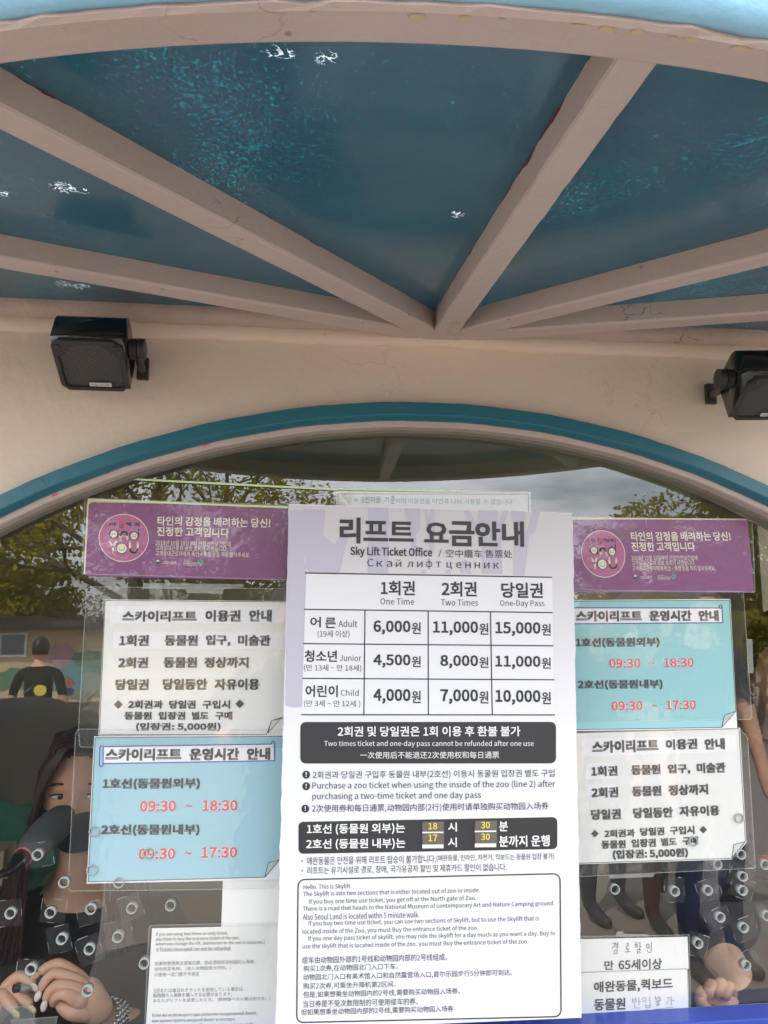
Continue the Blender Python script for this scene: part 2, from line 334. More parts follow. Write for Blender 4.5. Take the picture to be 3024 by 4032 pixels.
def panelmat():
    m = mat('teal_roof_film', s2l(50, 102, 120), rough=.15, spec=.5, bump=[(6, .12, .006), (34, .10, .0015)], var=(5, .7, s2l(44, 88, 116)))
    t = m.node_tree; b = t.nodes['Principled BSDF']; out = [n for n in t.nodes if n.type == 'OUTPUT_MATERIAL'][0]
    tc_ = [n for n in t.nodes if n.type == 'TEX_COORD'][0]
    tr = N(t, 'ShaderNodeBsdfTranslucent'); tr.inputs[0].default_value = (.01, .42, .5, 1); mx_ = N(t, 'ShaderNodeMixShader')
    a = N(t, 'ShaderNodeTexNoise', i_Scale=4.2, i_Detail=2.0); c = N(t, 'ShaderNodeTexNoise', i_Scale=330.0, i_Detail=4.0, i_Distortion=.4)
    mpn = N(t, 'ShaderNodeMapping'); mpn.inputs['Scale'].default_value = (1, .55, 1); t.links.new(tc_.outputs['Object'], mpn.inputs[0])
    t.links.new(tc_.outputs['Object'], a.inputs['Vector']); t.links.new(mpn.outputs[0], c.inputs['Vector'])
    ra = N(t, 'ShaderNodeMapRange'); ra.inputs['From Min'].default_value = .48; ra.inputs['From Max'].default_value = .72; t.links.new(a.outputs[0], ra.inputs['Value'])
    ad = N(t, 'ShaderNodeMath', operation='MULTIPLY_ADD'); ad.inputs[1].default_value = .16; t.links.new(ra.outputs[0], ad.inputs[0]); t.links.new(c.outputs[0], ad.inputs[2])
    rc = N(t, 'ShaderNodeMapRange'); rc.inputs['From Min'].default_value = .62; rc.inputs['From Max'].default_value = .84; rc.inputs['To Max'].default_value = .12; t.links.new(ad.outputs[0], rc.inputs['Value'])
    t.links.new(rc.outputs[0], mx_.inputs[0]); t.links.new(b.outputs[0], mx_.inputs[1]); t.links.new(tr.outputs[0], mx_.inputs[2]); wt_ = None
    for (px, py, rx) in ((1090, 218, .013), (1130, 225, .010), (1285, 240, .014), (1800, 852, .014), (250, 748, .020), (320, 760, .012), (15, 772, .012), (250, 1125, .02), (320, 1135, .02)):  # white glints painted into the film as translucent wrinkled spots
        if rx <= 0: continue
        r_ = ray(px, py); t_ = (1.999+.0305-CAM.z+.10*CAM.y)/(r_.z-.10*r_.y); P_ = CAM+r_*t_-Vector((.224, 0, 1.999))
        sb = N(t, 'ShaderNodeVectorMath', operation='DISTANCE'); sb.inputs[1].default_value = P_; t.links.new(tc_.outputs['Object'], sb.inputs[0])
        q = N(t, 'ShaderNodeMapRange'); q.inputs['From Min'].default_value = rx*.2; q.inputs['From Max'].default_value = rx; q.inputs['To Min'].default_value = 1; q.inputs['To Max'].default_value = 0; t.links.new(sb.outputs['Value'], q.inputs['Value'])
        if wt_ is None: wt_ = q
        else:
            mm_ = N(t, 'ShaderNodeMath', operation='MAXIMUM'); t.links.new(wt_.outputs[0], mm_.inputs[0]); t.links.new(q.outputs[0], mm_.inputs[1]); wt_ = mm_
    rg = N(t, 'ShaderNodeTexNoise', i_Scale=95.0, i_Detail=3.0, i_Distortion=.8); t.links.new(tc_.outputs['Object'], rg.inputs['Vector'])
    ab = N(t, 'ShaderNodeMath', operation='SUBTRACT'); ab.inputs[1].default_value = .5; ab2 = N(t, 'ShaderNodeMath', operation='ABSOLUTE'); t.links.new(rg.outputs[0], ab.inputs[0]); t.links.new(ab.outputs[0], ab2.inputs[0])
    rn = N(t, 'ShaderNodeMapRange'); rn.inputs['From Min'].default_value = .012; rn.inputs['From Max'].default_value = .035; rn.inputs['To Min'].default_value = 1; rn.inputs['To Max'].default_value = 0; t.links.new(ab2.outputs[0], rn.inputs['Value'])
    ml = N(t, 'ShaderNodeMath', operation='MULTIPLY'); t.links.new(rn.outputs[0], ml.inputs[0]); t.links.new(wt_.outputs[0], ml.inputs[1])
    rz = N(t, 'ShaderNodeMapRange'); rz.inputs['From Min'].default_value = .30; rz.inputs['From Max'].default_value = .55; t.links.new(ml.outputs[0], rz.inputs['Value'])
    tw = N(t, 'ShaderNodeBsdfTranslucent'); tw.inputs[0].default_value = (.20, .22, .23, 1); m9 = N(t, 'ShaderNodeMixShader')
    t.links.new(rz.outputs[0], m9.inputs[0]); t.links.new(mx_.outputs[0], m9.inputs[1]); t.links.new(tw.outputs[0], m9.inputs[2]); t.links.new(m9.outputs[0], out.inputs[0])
    return m
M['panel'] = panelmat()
def translucent(name, c):
    m = bpy.data.materials.new(name); m.use_nodes = True; t = m.node_tree; t.nodes.clear(); o = N(t, 'ShaderNodeOutputMaterial'); tr = N(t, 'ShaderNodeBsdfTranslucent'); tr.inputs[0].default_value = c
    t.links.new(tr.outputs[0], o.inputs[0]); return m
# ------------------------------------------------------------------ ground
ys = [30, 4, -3, -7, -12, -40, -200]; zs = [0, 0, 0, -.35, -.4, -.4, -.4]
v = []; f = []
for y, z in zip(ys, zs): v += [(-200, y, z), (200, y, z)]
for i in range(len(ys)-1): f.append((2*i, 2*i+1, 2*i+3, 2*i+2))
tag(link('ground', pd(v, f), M['paving']), kind='structure')
# ------------------------------------------------------------------ the booth
Z0 = 1.55; AX, AZ = .200, Z0-.994; RT = 1.336
booth = thing('ticket_booth', 'cream ticket booth with arched window under teal trim', 'booth', (0, 0, 0))
def arcpts(r, n, a0=0, a1=math.pi, jit=0):
    return [(AX+(r+(random.gauss(0, jit) if jit else 0))*math.cos(a0+(a1-a0)*k/n), AZ+(r+(random.gauss(0, jit) if jit else 0))*math.sin(a0+(a1-a0)*k/n)) for k in range(n+1)]
SILL = Z0-.60
# front wall: sheet with an arched opening, 12 cm thick
def wall_front():
    bm = bmesh.new(); n = 120; ro = 1.322; top = Z0+.60; x0, x1 = AX-1.95, AX+1.95
    def ring(y):
        inn = [bm.verts.new((x, y, z)) for x, z in arcpts(ro, n)]
        out = []
        for k in range(n+1):
            a = math.pi*k/n; c, s = math.cos(a), math.sin(a)
            t = min(1.95/abs(c) if abs(c) > 1e-6 else 1e9, (top-AZ)/s if s > 1e-6 else 1e9)
            out.append(bm.verts.new((AX+t*c, y, AZ+t*s)))
        low = [bm.verts.new(p) for p in ((x1, y, 0), (AX+ro, y, 0), (AX+ro, y, SILL-.02), (AX-ro, y, SILL-.02), (AX-ro, y, 0), (x0, y, 0))]
        return inn, out, low
    F_, B_ = ring(0), ring(.12)
    for (i, o, l), fl in ((F_, 1), (B_, -1)):
        for k in range(n): bm.faces.new((i[k], o[k], o[k+1], i[k+1])[::fl])
        bm.faces.new((o[0], i[0], l[1], l[0])[::fl]); bm.faces.new((i[n], o[n], l[5], l[4])[::fl]); bm.faces.new((l[1], l[2], l[3], l[4])[::fl])
    for k in range(n): bm.faces.new((F_[0][k], F_[0][k+1], B_[0][k+1], B_[0][k]))
    for k in range(n): bm.faces.new((F_[1][k], F_[1][k+1], B_[1][k+1], B_[1][k]))
    bm.faces.new((F_[2][2], F_[2][3], B_[2][3], B_[2][2]))
    return frombm(bm)
link('wall', wall_front(), M['wall'], booth)
def sweep(prof, a0, a1, n, jit=0):
    bm = bmesh.new(); R_ = []
    for k in range(n+1):
        a = a0+(a1-a0)*k/n; dj = math.sin(k*.9)*jit+math.sin(k*2.7+1)*jit*.6
        R_.append([bm.verts.new((AX+(r+dj)*math.cos(a), y, AZ+(r+dj)*math.sin(a))) for r, y in prof])
    m_ = len(prof)
    for A, B in zip(R_, R_[1:]):
        for k in range(m_): bm.faces.new((A[k], B[k], B[(k+1) % m_], A[(k+1) % m_]))
    bm.faces.new(R_[0]); bm.faces.new(R_[-1][::-1]); return frombm(bm)
link('arch_trim', sweep([(1.3365, .001), (1.3365, -.017), (1.3350, -.0195), (1.3165, -.0205), (1.3145, -.0190), (1.3100, -.011), (1.3090, -.008), (1.309, .001)], 0, math.pi, 220, .0004), M['teal'], booth)
link('arch_frame', sweep([(1.3205, .002), (1.3205, -.004), (1.3015, -.004), (1.3000, -.002), (1.2995, .022), (1.3205, .022)], 0, math.pi, 220, .0003), M['rim'], booth)
link('gasket', sweep([(1.2993, .020), (1.2962, .020), (1.2955, .022), (1.2955, .0410), (1.2993, .0410)], 0, math.pi, 220, .0002), M['gasket'], booth)
for k, (px, py, w_, h_) in enumerate(((545, 1812, 34, 7), (575, 1803, 22, 5), (490, 1832, 14, 4), (722, 1764, 26, 5), (672, 1776, 14, 3), (812, 1749, 22, 5), (425, 1862, 10, 3), (215, 1950, 16, 4), (2880, 1900, 10, 4))):
    rr_ = random.Random(k); flat('red_paint_chip', [[(px+w_*math.cos(a)*rr_.uniform(.6, 1.1), py-.32*w_*math.cos(a)*(1 if px < 1600 else -1)+h_*math.sin(a)*rr_.uniform(.6, 1.2)) for a in [q*math.pi/7 for q in range(14)]]], -.0046, M['red'], booth)
box('ceiling', (AX, 1.27, 2.135), (3.7, 2.2, .02), mat('ceiling_green', s2l(150, 166, 128), rough=.6, var=(2, .5, s2l(120, 120, 96))), booth)
gp = arcpts(1.315, 90); gp = gp+[(AX-1.315, SILL), (AX+1.315, SILL)]
# pane slightly proud inside the frame; ordered ring
prism('window_pane', gp, .0415, .0465, M['glass'], booth)
box('window_sill', (AX, .0175, Z0-.612), (2.75, .045, .06), M['blue'], booth, bev=.003)
box('side_wall', (AX-1.90, 1.25, 1.07), (.1, 2.25, 2.13), M['dark'], booth); bm = bmesh.new()      # right side wall; glazed opening added, unseen, to let daylight into the booth
for (y0, y1, z0, z1) in ((.125, 2.37, .005, 1.20), (.125, 2.37, 2.05, 2.135), (.125, .30, 1.20, 2.05), (2.10, 2.37, 1.20, 2.05)): box_bm(bm, (AX+1.90, (y0+y1)/2, (z0+z1)/2), (.1, y1-y0-.0005, z1-z0-.0005))
link('side_wall', frombm(bm), M['dark'], booth); box('added_side_pane', (AX+1.90, 1.2, 1.625), (.008, 1.796, .846), M['acryl'], booth)
box('back_wall', (AX, 2.42, 1.07), (3.9, .1, 2.13), M['dark'], booth)
box('roof', (AX, 1.26, 2.18), (4.1, 2.62, .06), M['lightblue'], booth, bev=.02)
box('floor', (AX, 1.2, .03), (3.7, 2.1, .04), M['floor'], booth)
box('partition', (AX-1.28, 1.3, 1.3), (.04, .9, 2.0), M['dark2'], booth)
box('service_desk', (AX, .36, Z0-.665), (3.6, .60, .03), M['desk'], booth)
# a beam runs along the wall under the canopy, with a ragged mortar lip below it
bm = bmesh.new(); nx = 150; xs = np.linspace(AX-1.02-.03, AX+1.03, nx); R_ = []
for i, x in enumerate(xs):
    w = .0006*math.sin(i*1.7)+.0006*math.sin(i*.61+2)+random.gauss(0, .0004)
    prof = [(0.004, .456+w), (-.012, .457+w), (-.022, .4605+w*.6), (-.028, .466), (-.030, .475), (-.030, .497), (-.020, .5005), (.004, .5005)]
    R_.append([bm.verts.new((x, y, Z0+z)) for y, z in prof])
for A, B in zip(R_, R_[1:]):
    for k in range(8): bm.faces.new((A[k], B[k], B[(k+1) % 8], A[(k+1) % 8]))
bm.faces.new(R_[0]); bm.faces.new(R_[-1][::-1]); link('wall_beam', frombm(bm), M['plaster'], booth, True)
bm = bmesh.new(); R_ = []
for i, x in enumerate(xs):
    w = .0007*math.sin(i*.9+1)+.0008*math.sin(i*.27)+random.gauss(0, .0006)
    prof = [(.004, .436+w), (-.004, .4375+w), (-.0085, .443+w*.5), (-.0095, .450), (-.0088, .470), (.004, .470)]
    R_.append([bm.verts.new((x, y, Z0+z)) for y, z in prof])
for A, B in zip(R_, R_[1:]):
    for k in range(6): bm.faces.new((A[k], B[k], B[(k+1) % 6], A[(k+1) % 6]))
bm.faces.new(R_[0]); bm.faces.new(R_[-1][::-1]); link('mortar_lip', frombm(bm), M['wall'], booth, True)
# ------------------------------------------------------------------ the fan canopy
canopy = thing('canopy', 'fan shaped canopy with pinkish ribs and dark teal panels', 'canopy', (.224, 0, Z0+.449))
HX, HZ = .224, Z0+.449; KY = .10; CX, CY, RI, RO = .149, .352, 1.092, 1.126
zb = lambda y: HZ+KY*y
def rim_hit(a, R__):
    d = (math.sin(a), -math.cos(a)); ox, oy = HX-CX, -CY; b = ox*d[0]+oy*d[1]; c = ox*ox+oy*oy-R__*R__
    return -b+math.sqrt(b*b-c)
RIBS = [0.0, math.radians(-37.2), math.radians(37.4), math.radians(-65.4), math.radians(66.6)]
ends = []
for i, a in enumerate(RIBS):
    r1 = rim_hit(a, RI)+.004; d = Vector((math.sin(a), -math.cos(a), 0)); s = Vector((math.cos(a), math.sin(a), 0)); off = .0007*i
    bm = bmesh.new(); n = 40; R_ = []; lay = []
    for k in range(n+1):
        r = .012+(r1-.012)*k/n; w = (.0195-(.0195-.0150)*k/n); w += random.gauss(0, .00025)
        p = Vector((HX, 0, 0))+d*r; z = zb(p.y)+off; hh = .034+KY*0
        c_ = .0035
        pr = [(-w, c_), (-w+c_*.35, c_*.3), (-w+c_, 0), (w-c_, 0), (w-c_*.35, c_*.3), (w, c_), (w, hh*.6), (w, hh-.001), (-w, hh-.001), (-w, hh*.6)]
        R_.append([bm.verts.new((p.x+s.x*u, p.y+s.y*u, z+h_)) for u, h_ in pr]); lay.append([h_/hh for u, h_ in pr])
    for A, B in zip(R_, R_[1:]):
        for k in range(10): bm.faces.new((A[k], B[k], B[(k+1) % 10], A[(k+1) % 10]))
    bm.faces.new(R_[0]); bm.faces.new(R_[-1][::-1]); me = frombm(bm)
    at_ = me.attributes.new('edge', 'FLOAT', 'POINT'); at_.data.foreach_set('value', [h_*h_ for l_ in lay for h_ in l_])
    ob = link('rib', me, M['rib'], canopy)
    if i == 0: ob['label'] = 'rib pointing straight out over the viewer'
# hub
bm = bmesh.new(); bmesh.ops.create_uvsphere(bm, u_segments=24, v_segments=10, radius=.03)
for v_ in bm.verts: v_.co = Vector((HX+v_.co.x*1.25, -.018+v_.co.y*.8, HZ+.012+v_.co.z*.32))
link('rib_hub', frombm(bm), M['rib'], canopy, True)
angs = sorted(RIBS); angs = [math.radians(-89.6)]+angs+[math.radians(89.6)]
for a0, a1 in zip(angs, angs[1:]):
    vs = [(HX, -.001, HZ+.033)]; n = 14
    for k in range(n+1):
        a = a0+(a1-a0)*k/n; r = rim_hit(a, RI)+.012; x = HX+math.sin(a)*r; y = -math.cos(a)*r; vs.append((x, min(y, -.001), zb(y)+.033))
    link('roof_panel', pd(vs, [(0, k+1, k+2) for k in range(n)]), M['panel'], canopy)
# rim: pinkish underside, then the light blue fascia rolled under
def rimsweep(prof, n=150, jit=0.0, seed=0):
    rnd = random.Random(seed); bm = bmesh.new(); R_ = []; aw = math.acos(CY/RO)
    for k in range(n+1):
        a = -aw+2*aw*k/n; row = []
        for q, (r, h_, js) in enumerate(prof):
            rr = r+(rnd.gauss(0, jit) if js else 0); x = CX+math.sin(a)*rr; y = CY-math.cos(a)*rr; row.append(bm.verts.new((x, min(y, -.0005), HZ+KY*(CY-math.cos(a)*RO)+h_)))
        R_.append(row)
    m_ = len(prof)
    for A, B in zip(R_, R_[1:]):
        for k in range(m_): bm.faces.new((A[k], B[k], B[(k+1) % m_], A[(k+1) % m_]))
    return frombm(bm)
link('rim_soffit', rimsweep([(RI, .0368, 0), (RI, .004, 0), (RI+.004, .0012, 0), (RI+.014, .0006, 0), (RO-.003, 0, 0), (RO+.001, .002, 1), (RO+.001, .0368, 0)], 150, .0007, 3), M['rim'], canopy, False)
link('rim_fascia', rimsweep([(RO+.0005, .0045, 1), (RO+.005, .0042, 1), (RO+.011, .0075, 0), (RO+.0145, .014, 0), (RO+.017, .04, 0), (RO+.020, .13, 0), (RO+.014, .137, 0), (RO-.01, .137, 0), (RO-.01, .038, 0)], 150, .0006, 5), M['lightblue'], canopy, True)
M['flake'] = mat('bare_cream_flake', s2l(196, 176, 146), rough=.8, bump=[(200, .5, .001)])
def on_soffit(px, py, dz):
    r_ = ray(px, py); t_ = (HZ+dz-CAM.z+KY*CAM.y)/(r_.z-KY*r_.y); return CAM+r_*t_
for k, (px, py, w_, h_) in enumerate(((1645, 66, 38, 12), (1830, 72, 26, 9), (2275, 102, 34, 8), (2388, 119, 36, 16), (2512, 128, 34, 12), (2724, 158, 34, 12), (2915, 192, 40, 13), (2650, 150, 16, 6), (1975, 78, 16, 5), (780, 58, 10, 5), (240, 118, 12, 5), (1230, 52, 14, 4))):
    rr_ = random.Random(k+40); v = [on_soffit(px+w_*math.cos(a)*rr_.uniform(.7, 1.1), py+h_*math.sin(a)*rr_.uniform(.7, 1.15)+(px-1150)*.00004*w_*math.cos(a), -.0009) for a in [q*math.pi/8 for q in range(16)]]
    link('bare_flake', pd(v, [tuple(range(16))]), M['flake'], canopy)
# ------------------------------------------------------------------ loudspeakers
def speaker(name, pos, yaw, pit, rol, w, h_, d, label, side):
    t = thing(name, label, 'speaker', pos, 'small black speakers mounted under the canopy')
    Rm = Matrix.Rotation(yaw, 3, 'Z') @ Matrix.Rotation(pit, 3, 'X') @ Matrix.Rotation(rol, 3, 'Y'); P = Vector(pos)
    X = lambda p: P+Rm @ Vector(p)
    # case: box rounded at the back
    bm = bmesh.new(); sec = []
    k = 7
    prof = [(-d/2+.004, -h_/2), (-d/2+.004, h_/2)]
    for q in range(k+1):
        a = math.pi/2*q/k; prof.append((d/2-.036+.036*math.sin(a), h_/2-.036+.036*math.cos(a)))
    for q in range(k+1):
        a = math.pi/2*q/k; prof.append((d/2-.024+.024*math.cos(a), -h_/2+.024-.024*math.sin(a)))
    for x in (-w/2, w/2): sec.append([bm.verts.new(X((x, y, z))) for y, z in prof])
    m_ = len(prof)
    for q in range(m_): bm.faces.new((sec[0][q], sec[1][q], sec[1][(q+1) % m_], sec[0][(q+1) % m_]))
    bm.faces.new(sec[0]); bm.faces.new(sec[1][::-1])
    es = [e for e in bm.edges if len(e.link_faces) == 2 and e.calc_face_angle(0) > 1.2]
    bmesh.ops.bevel(bm, geom=es, offset=.0045, segments=3, affect='EDGES'); ob = link('case', frombm(bm), M['black'], t, True)
    # front frame with an eight-sided opening
    bm = bmesh.new(); oc = []; ch = .024; a, b = w/2-.006, h_/2-.006
    inner = [(-a+ch, b), (a-ch, b), (a, b-ch), (a, -b+.004), (a-.004, -b), (-a+.004, -b), (-a, -b+.004), (-a, b-ch)]
    outer = [(-w/2+.012, h_/2), (w/2-.012, h_/2), (w/2, h_/2-.01), (w/2, -h_/2+.01), (w/2-.01, -h_/2), (-w/2+.01, -h_/2), (-w/2, -h_/2+.01), (-w/2, h_/2-.01)]
    L4 = []
    for ring_, y in ((outer, -d/2+.005), (outer, -d/2-.002), (inner, -d/2-.002), (inner, -d/2+.003)): L4.append([bm.verts.new(X((x, y, z))) for x, z in ring_])
    for A, B in zip(L4, L4[1:]):
        for q in range(8): bm.faces.new((A[q], A[(q+1) % 8], B[(q+1) % 8], B[q]))
    link('front_frame', frombm(bm), M['matt'], t)
    # expanded-metal grille: back plate and crossing strands
    bm = bmesh.new(); bm.faces.new([bm.verts.new(X((x, -d/2+.0028, z))) for x, z in inner]); link('grille_back', frombm(bm), M['matt'], t)
    bm = bmesh.new()
    def inside(x, z): return abs(x) < a-.001 and abs(z) < b-.001 and (abs(x)+z) < a+b-ch-.001
    st = .0034; sl_ = .45
    for sg in (1, -1):
        for q in range(-45, 46):
            pts = []
            for u in np.linspace(-a, a, 60):
                z = q*st+sg*sl_*u
                if inside(u, z): pts.append((u, z))
            if len(pts) > 1:
                (xa, za), (xb, zb_) = pts[0], pts[-1]; wv = .00055
                vs = [bm.verts.new(X(p)) for p in ((xa, -d/2+.0008, za-wv), (xb, -d/2+.0008, zb_-wv), (xb, -d/2+.0008+.0003*sg, zb_+wv), (xa, -d/2+.0008+.0003*sg, za+wv))]; bm.faces.new(vs)
    g = link('grille_mesh', frombm(bm), M['mesh'], t); g['kind'] = 'stuff'
    for x, z in ((-w/2+.009, h_/2-.010), (w/2-.009, h_/2-.010), (-w/2+.010, -h_/2+.006), (w/2-.010, -h_/2+.006)):
        bm = bmesh.new(); tube_bm(bm, [X((x, -d/2-.0018, z)), X((x, -d/2-.0045, z))], [.0034, .0026], 12); link('screw', frombm(bm), M['matt'], t)
    # name plate with its lettering
    cx, cz = .008, -h_/2+.0135
    bm = bmesh.new(); box_bm(bm, X((cx, -d/2-.0030, cz)), (.030, .0016, .0062), Rm); pl = link('name_plate', frombm(bm), mat('plate_silver', s2l(200, 202, 198), rough=.35), t)
    gv, gf = glyphs('YANG SOUND', .01); mn, mx_ = gv.min(0), gv.max(0); u = (gv-mn)/(mx_-mn)
    vs = [X((cx-.013+q[0]*.026, -d/2-.0040, cz-.0020+q[1]*.004)) for q in u]; link('printed_lettering', pd(vs, gf), M['ink'], pl)
    # swivel joint and bracket to the wall
    s = side; kp = X((s*(w/2+.001), .004, -.002))
    ax = Rm @ Vector((s, 0, 0))
    bm = bmesh.new()
    tube_bm(bm, [kp, kp+ax*.010], .0175 if 0 else .0150, 20); tube_bm(bm, [kp+ax*.0115, kp+ax*.021], .0155, 20); link('swivel_knob', frombm(bm), M['matt'], t)
    wp = at(*((562, 1462) if s > 0 else (2800, 1560)), -.008); kk = kp+ax*.0112
    bm = bmesh.new(); tube_bm(bm, [kk, (kk+wp)/2+Vector((0, .0, -.006)), wp+Vector((0, -.004, 0))], [.007, .006, .006], 8); box_bm(bm, wp+Vector((0, .0015, .004)), (.017, .008, .034), None, .001)
    link('bracket', frombm(bm), M['matt'], t)
    return t
speaker('loudspeaker', (-.292, -.078, Z0+.389), math.radians(2.2), math.radians(60.2), math.radians(-.9), .0937, .0917, .0734, 'black loudspeaker mounted high on the left side of the wall', 1)
speaker('loudspeaker', (.695, -.128, Z0+.361), math.radians(-6.5), math.radians(64), math.radians(-.8), .098, .0900, .0763, 'black loudspeaker cut by the right edge of the photo', -1)
# ------------------------------------------------------------------ notices behind the glass
YP = .0404
K4 = (0, 1900, .6992); K5 = (0, 2850, .6992); K6 = (2200, 1960, .4967); K7 = (2200, 2800, .5571)
K8 = (1250, 1900, .5726); K9 = (600, 3400, .3376); K10 = (2260, 3650, .3014); K11 = (360, 1980, .2411)
K1 = (1100, 1960, .7233); K2 = (1100, 2800, .7233); K3 = (1100, 3400, .7233)
def tr(o, pts): return [(o[0]+x*o[2], o[1]+y*o[2]) for x, y in pts]
def sheet(name, pts, y, m, parent, th=.0004):
    """a real sheet of paper or plastic with thickness"""
    return prism(name, px_poly(pts, y), y, y+th, m, parent)
def notice(label, org, pts, y, m, name='notice', cat='notice', group=None):
    c = at(org[0]+sum(p[0] for p in pts)/len(pts)*org[2], org[1]+sum(p[1] for p in pts)/len(pts)*org[2], y)
    t = thing(name, label, cat, tuple(c), group); sheet('sheet', tr(org, pts), y, m, t); return t
def laminate(org, pts, y, t, edge=2.6):
    P = tr(org, pts); sheet('laminate', P, y, M['lam'], t, .0003)
    flat('laminate_edge', path(P+[P[0]], edge), y-.0004, M['lamedge'], t)
e = .0007
def purple(org_frame, x0, x1, ytl, ytr, ybl, ybr, cir, T, label, lam):
    """emotional labour banner; T maps banner lettering from the left banner's crop to this one"""
    t = notice(label, org_frame, [(x0, ytl), (x1, ytr), (x1+(ybr-ytr)*.035*(1 if x1 > 1500 and org_frame is K6 else 0), ybr), (x0+(ytl-ybl)*lam[1], ybl)], YP, M['cream'], 'banner', 'banner', 'purple banners behind the glass')
    return t
def banner(B, label, lampts, cut):
    """B: affine from left-banner crop space (K4) to pixels; cut: polygon corners of the purple field in K4 space"""
    def o(x, y): return (B[0]+B[1]*x+B[2]*y, B[3]+B[4]*x+B[5]*y)
    mp_ = lambda P: [o(*p) for p in P]
    c = at(*o(1050, 320), YP); t = thing('banner', label, 'banner', tuple(c), 'purple banners behind the glass')
    sheet('sheet', mp_([(492, 98), (cut, 98+(cut-492)*.030), (cut, 540), (470, 515)]), YP, M['cream'], t)
    pur = rrect(500, 110, 1700, 527, 22); pur = [(min(x-(y-110)*.05*(x < 800), cut-.0), y+(x-500)*.022) for x, y in pur]
    flat('purple_field', [mp_(pur)], YP-e*.4, M['purple'], t)
    cx, cy = 697, 312
    flat('emblem_disc', [mp_(ell(cx, cy, 138, 132, 40))], YP-e*.6, M['pink'], t)
    ring = [mp_([ell(cx, cy, 141, 135, 48)[k], ell(cx, cy, 141, 135, 48)[(k+1) % 48], ell(cx, cy, 137, 131, 48)[(k+1) % 48], ell(cx, cy, 137, 131, 48)[k]]) for k in range(48)]
    def P(col, lay=1.0):
        q = Print((0, 0, 1), YP-e*lay); q.c = lambda x, y: o(x, y); return q
    w = P(0); s = .022
    w.t('타인의 감정을 배려하는 당신!', 886, 1523, 196, 248, s, .012).t('진정한 고객입니다', 884, 1290, 252, 305, s, .012)
    w.t('2018년 10월 18일부터 산업안전보건법에', 876, 1298, 328, 358, s, .004).t('고객응대근로자 보호 조치가 시행됩니다.', 875, 1282, 358, 386, s, .004)
    w.t('고객응대근로자에게 폭언·폭행 등을 하지 말아주세요.', 875, 1408, 389, 418, s, .004)
    w.t('고용노동부', 918, 994, 443, 460, s).t('안전보건공단', 1030, 1112, 449, 468, s).t('산업재해예방', 1034, 1074, 441, 446, s)
    for q in ring: w.v += [at(a, b, w.y) for a, b in q]; w.f.append(tuple(range(len(w.v)-4, len(w.v))))
    # n, Y, U of the emblem, rounded strokes (in K4 space; the close crop K11 gives the offsets)
    def k11(x, y): X, Y = K11[0]+x*K11[2], K11[1]+y*K11[2]; return (X/.6992, (Y-1900)/.6992)
    def stroke(q, pts, wd_):
        pts = [k11(*p) for p in pts]; wd_ *= K11[2]/.6992
        q.pp(path(pts, wd_))
        for p in pts: q.p(ell(p[0], p[1], wd_/2, wd_/2, 12))
    arc = lambda cx_, cy_, r, a0, a1, n=10: [(cx_+r*math.cos(math.radians(a0+(a1-a0)*k/n)), cy_+r*math.sin(math.radians(a0+(a1-a0)*k/n))) for k in range(n+1)]
    w2 = P(0, 1.3)
    stroke(w2, [(475, 595)]+arc(530, 525, 55, 180, 360)+[(587, 595)], 34)
    stroke(w2, [(295, 632), (350, 715), (405, 632)], 34); stroke(w2, [(350, 715), (350, 808)], 34)
    stroke(w2, [(630, 640)]+arc(692, 755, 62, 180, 0)[::1]+[(757, 645)], 34)
    n_ = P(0, 1.5)
    for (x, y, r) in ((362, 510, 76), (694, 535, 78), (495, 742, 92)): n_.p(ell(*k11(x, y), r*K11[2]/.6992, r*K11[2]/.6992, 28))
    stroke(n_, [(428, 480), (430, 575)], 22); stroke(n_, [(768, 425), (765, 560)], 24)
    n_.t('마', *[k11(290, 0)[0], k11(412, 0)[0]], k11(0, 315)[1], k11(0, 382)[1], s, .03)
    n_.t('므', k11(445, 0)[0], k11(522, 0)[0], k11(0, 350)[1], k11(0, 412)[1], s, .02).t('해피', k11(552, 0)[0], k11(785, 0)[0], k11(0, 318)[1], k11(0, 385)[1], s, .03)
    n_.p(ell(*k11(1083, 970), 12, 12, 20))
    f_ = P(0, 1.8)
    for (x, y, r) in ((364, 510, 56), (696, 540, 58), (495, 742, 78)): f_.p(ell(*k11(x, y), r*K11[2]/.6992, r*K11[2]/.6992, 28))
    f_.p(ell(*k11(1085, 958), 9, 9, 20, 180, 360))
    b_ = P(0, 2.1)
    def line(q, pts, wd_): q.pp(path([k11(*p) for p in pts], wd_*K11[2]/.6992))
    line(b_, [(335, 525), (350, 515), (375, 514), (395, 520)], 7); line(b_, [(655, 552), (675, 545), (695, 555), (715, 547), (732, 556)], 7)
    line(b_, arc(495, 722, 55, 25, 155), 9)
    for (x, y) in ((342, 498), (385, 498), (458, 722), (535, 722)): b_.p(ell(*k11(x, y), 2.6, 2.6, 10))
    line(b_, [(660, 530), (675, 520), (690, 528)], 6); line(b_, [(708, 526), (722, 520), (736, 530)], 6)
    r_ = P(0, 1.7); r_.p(ell(*k11(470, 318), 7, 7, 16)).p(ell(*k11(502, 318), 7, 7, 16)).p([k11(448, 328), k11(524, 328), k11(486, 362)]); r_.p(ell(*k11(577, 362), 7.5, 6, 16)); r_.p(ell(*k11(1100, 935), 4, 8, 12))
    g_ = P(0, 1.2)
    for x, y in ((1120, 449), (1142, 449)): g_.p(ell(x, y, 7.5, 7.5, 12))
    c_ = P(0, 1.25)
    for x, y in ((1131, 439), (1131, 460)): c_.p(ell(x, y, 7.5, 7.5, 12))
    w.build('white_lettering', M['cream'], t); w2.build('emblem_strokes', M['cream'], t); n_.build('navy_marks', M['navy'], t); f_.build('emblem_faces', M['cream'], t); b_.build('face_lines', M['navy'], t)
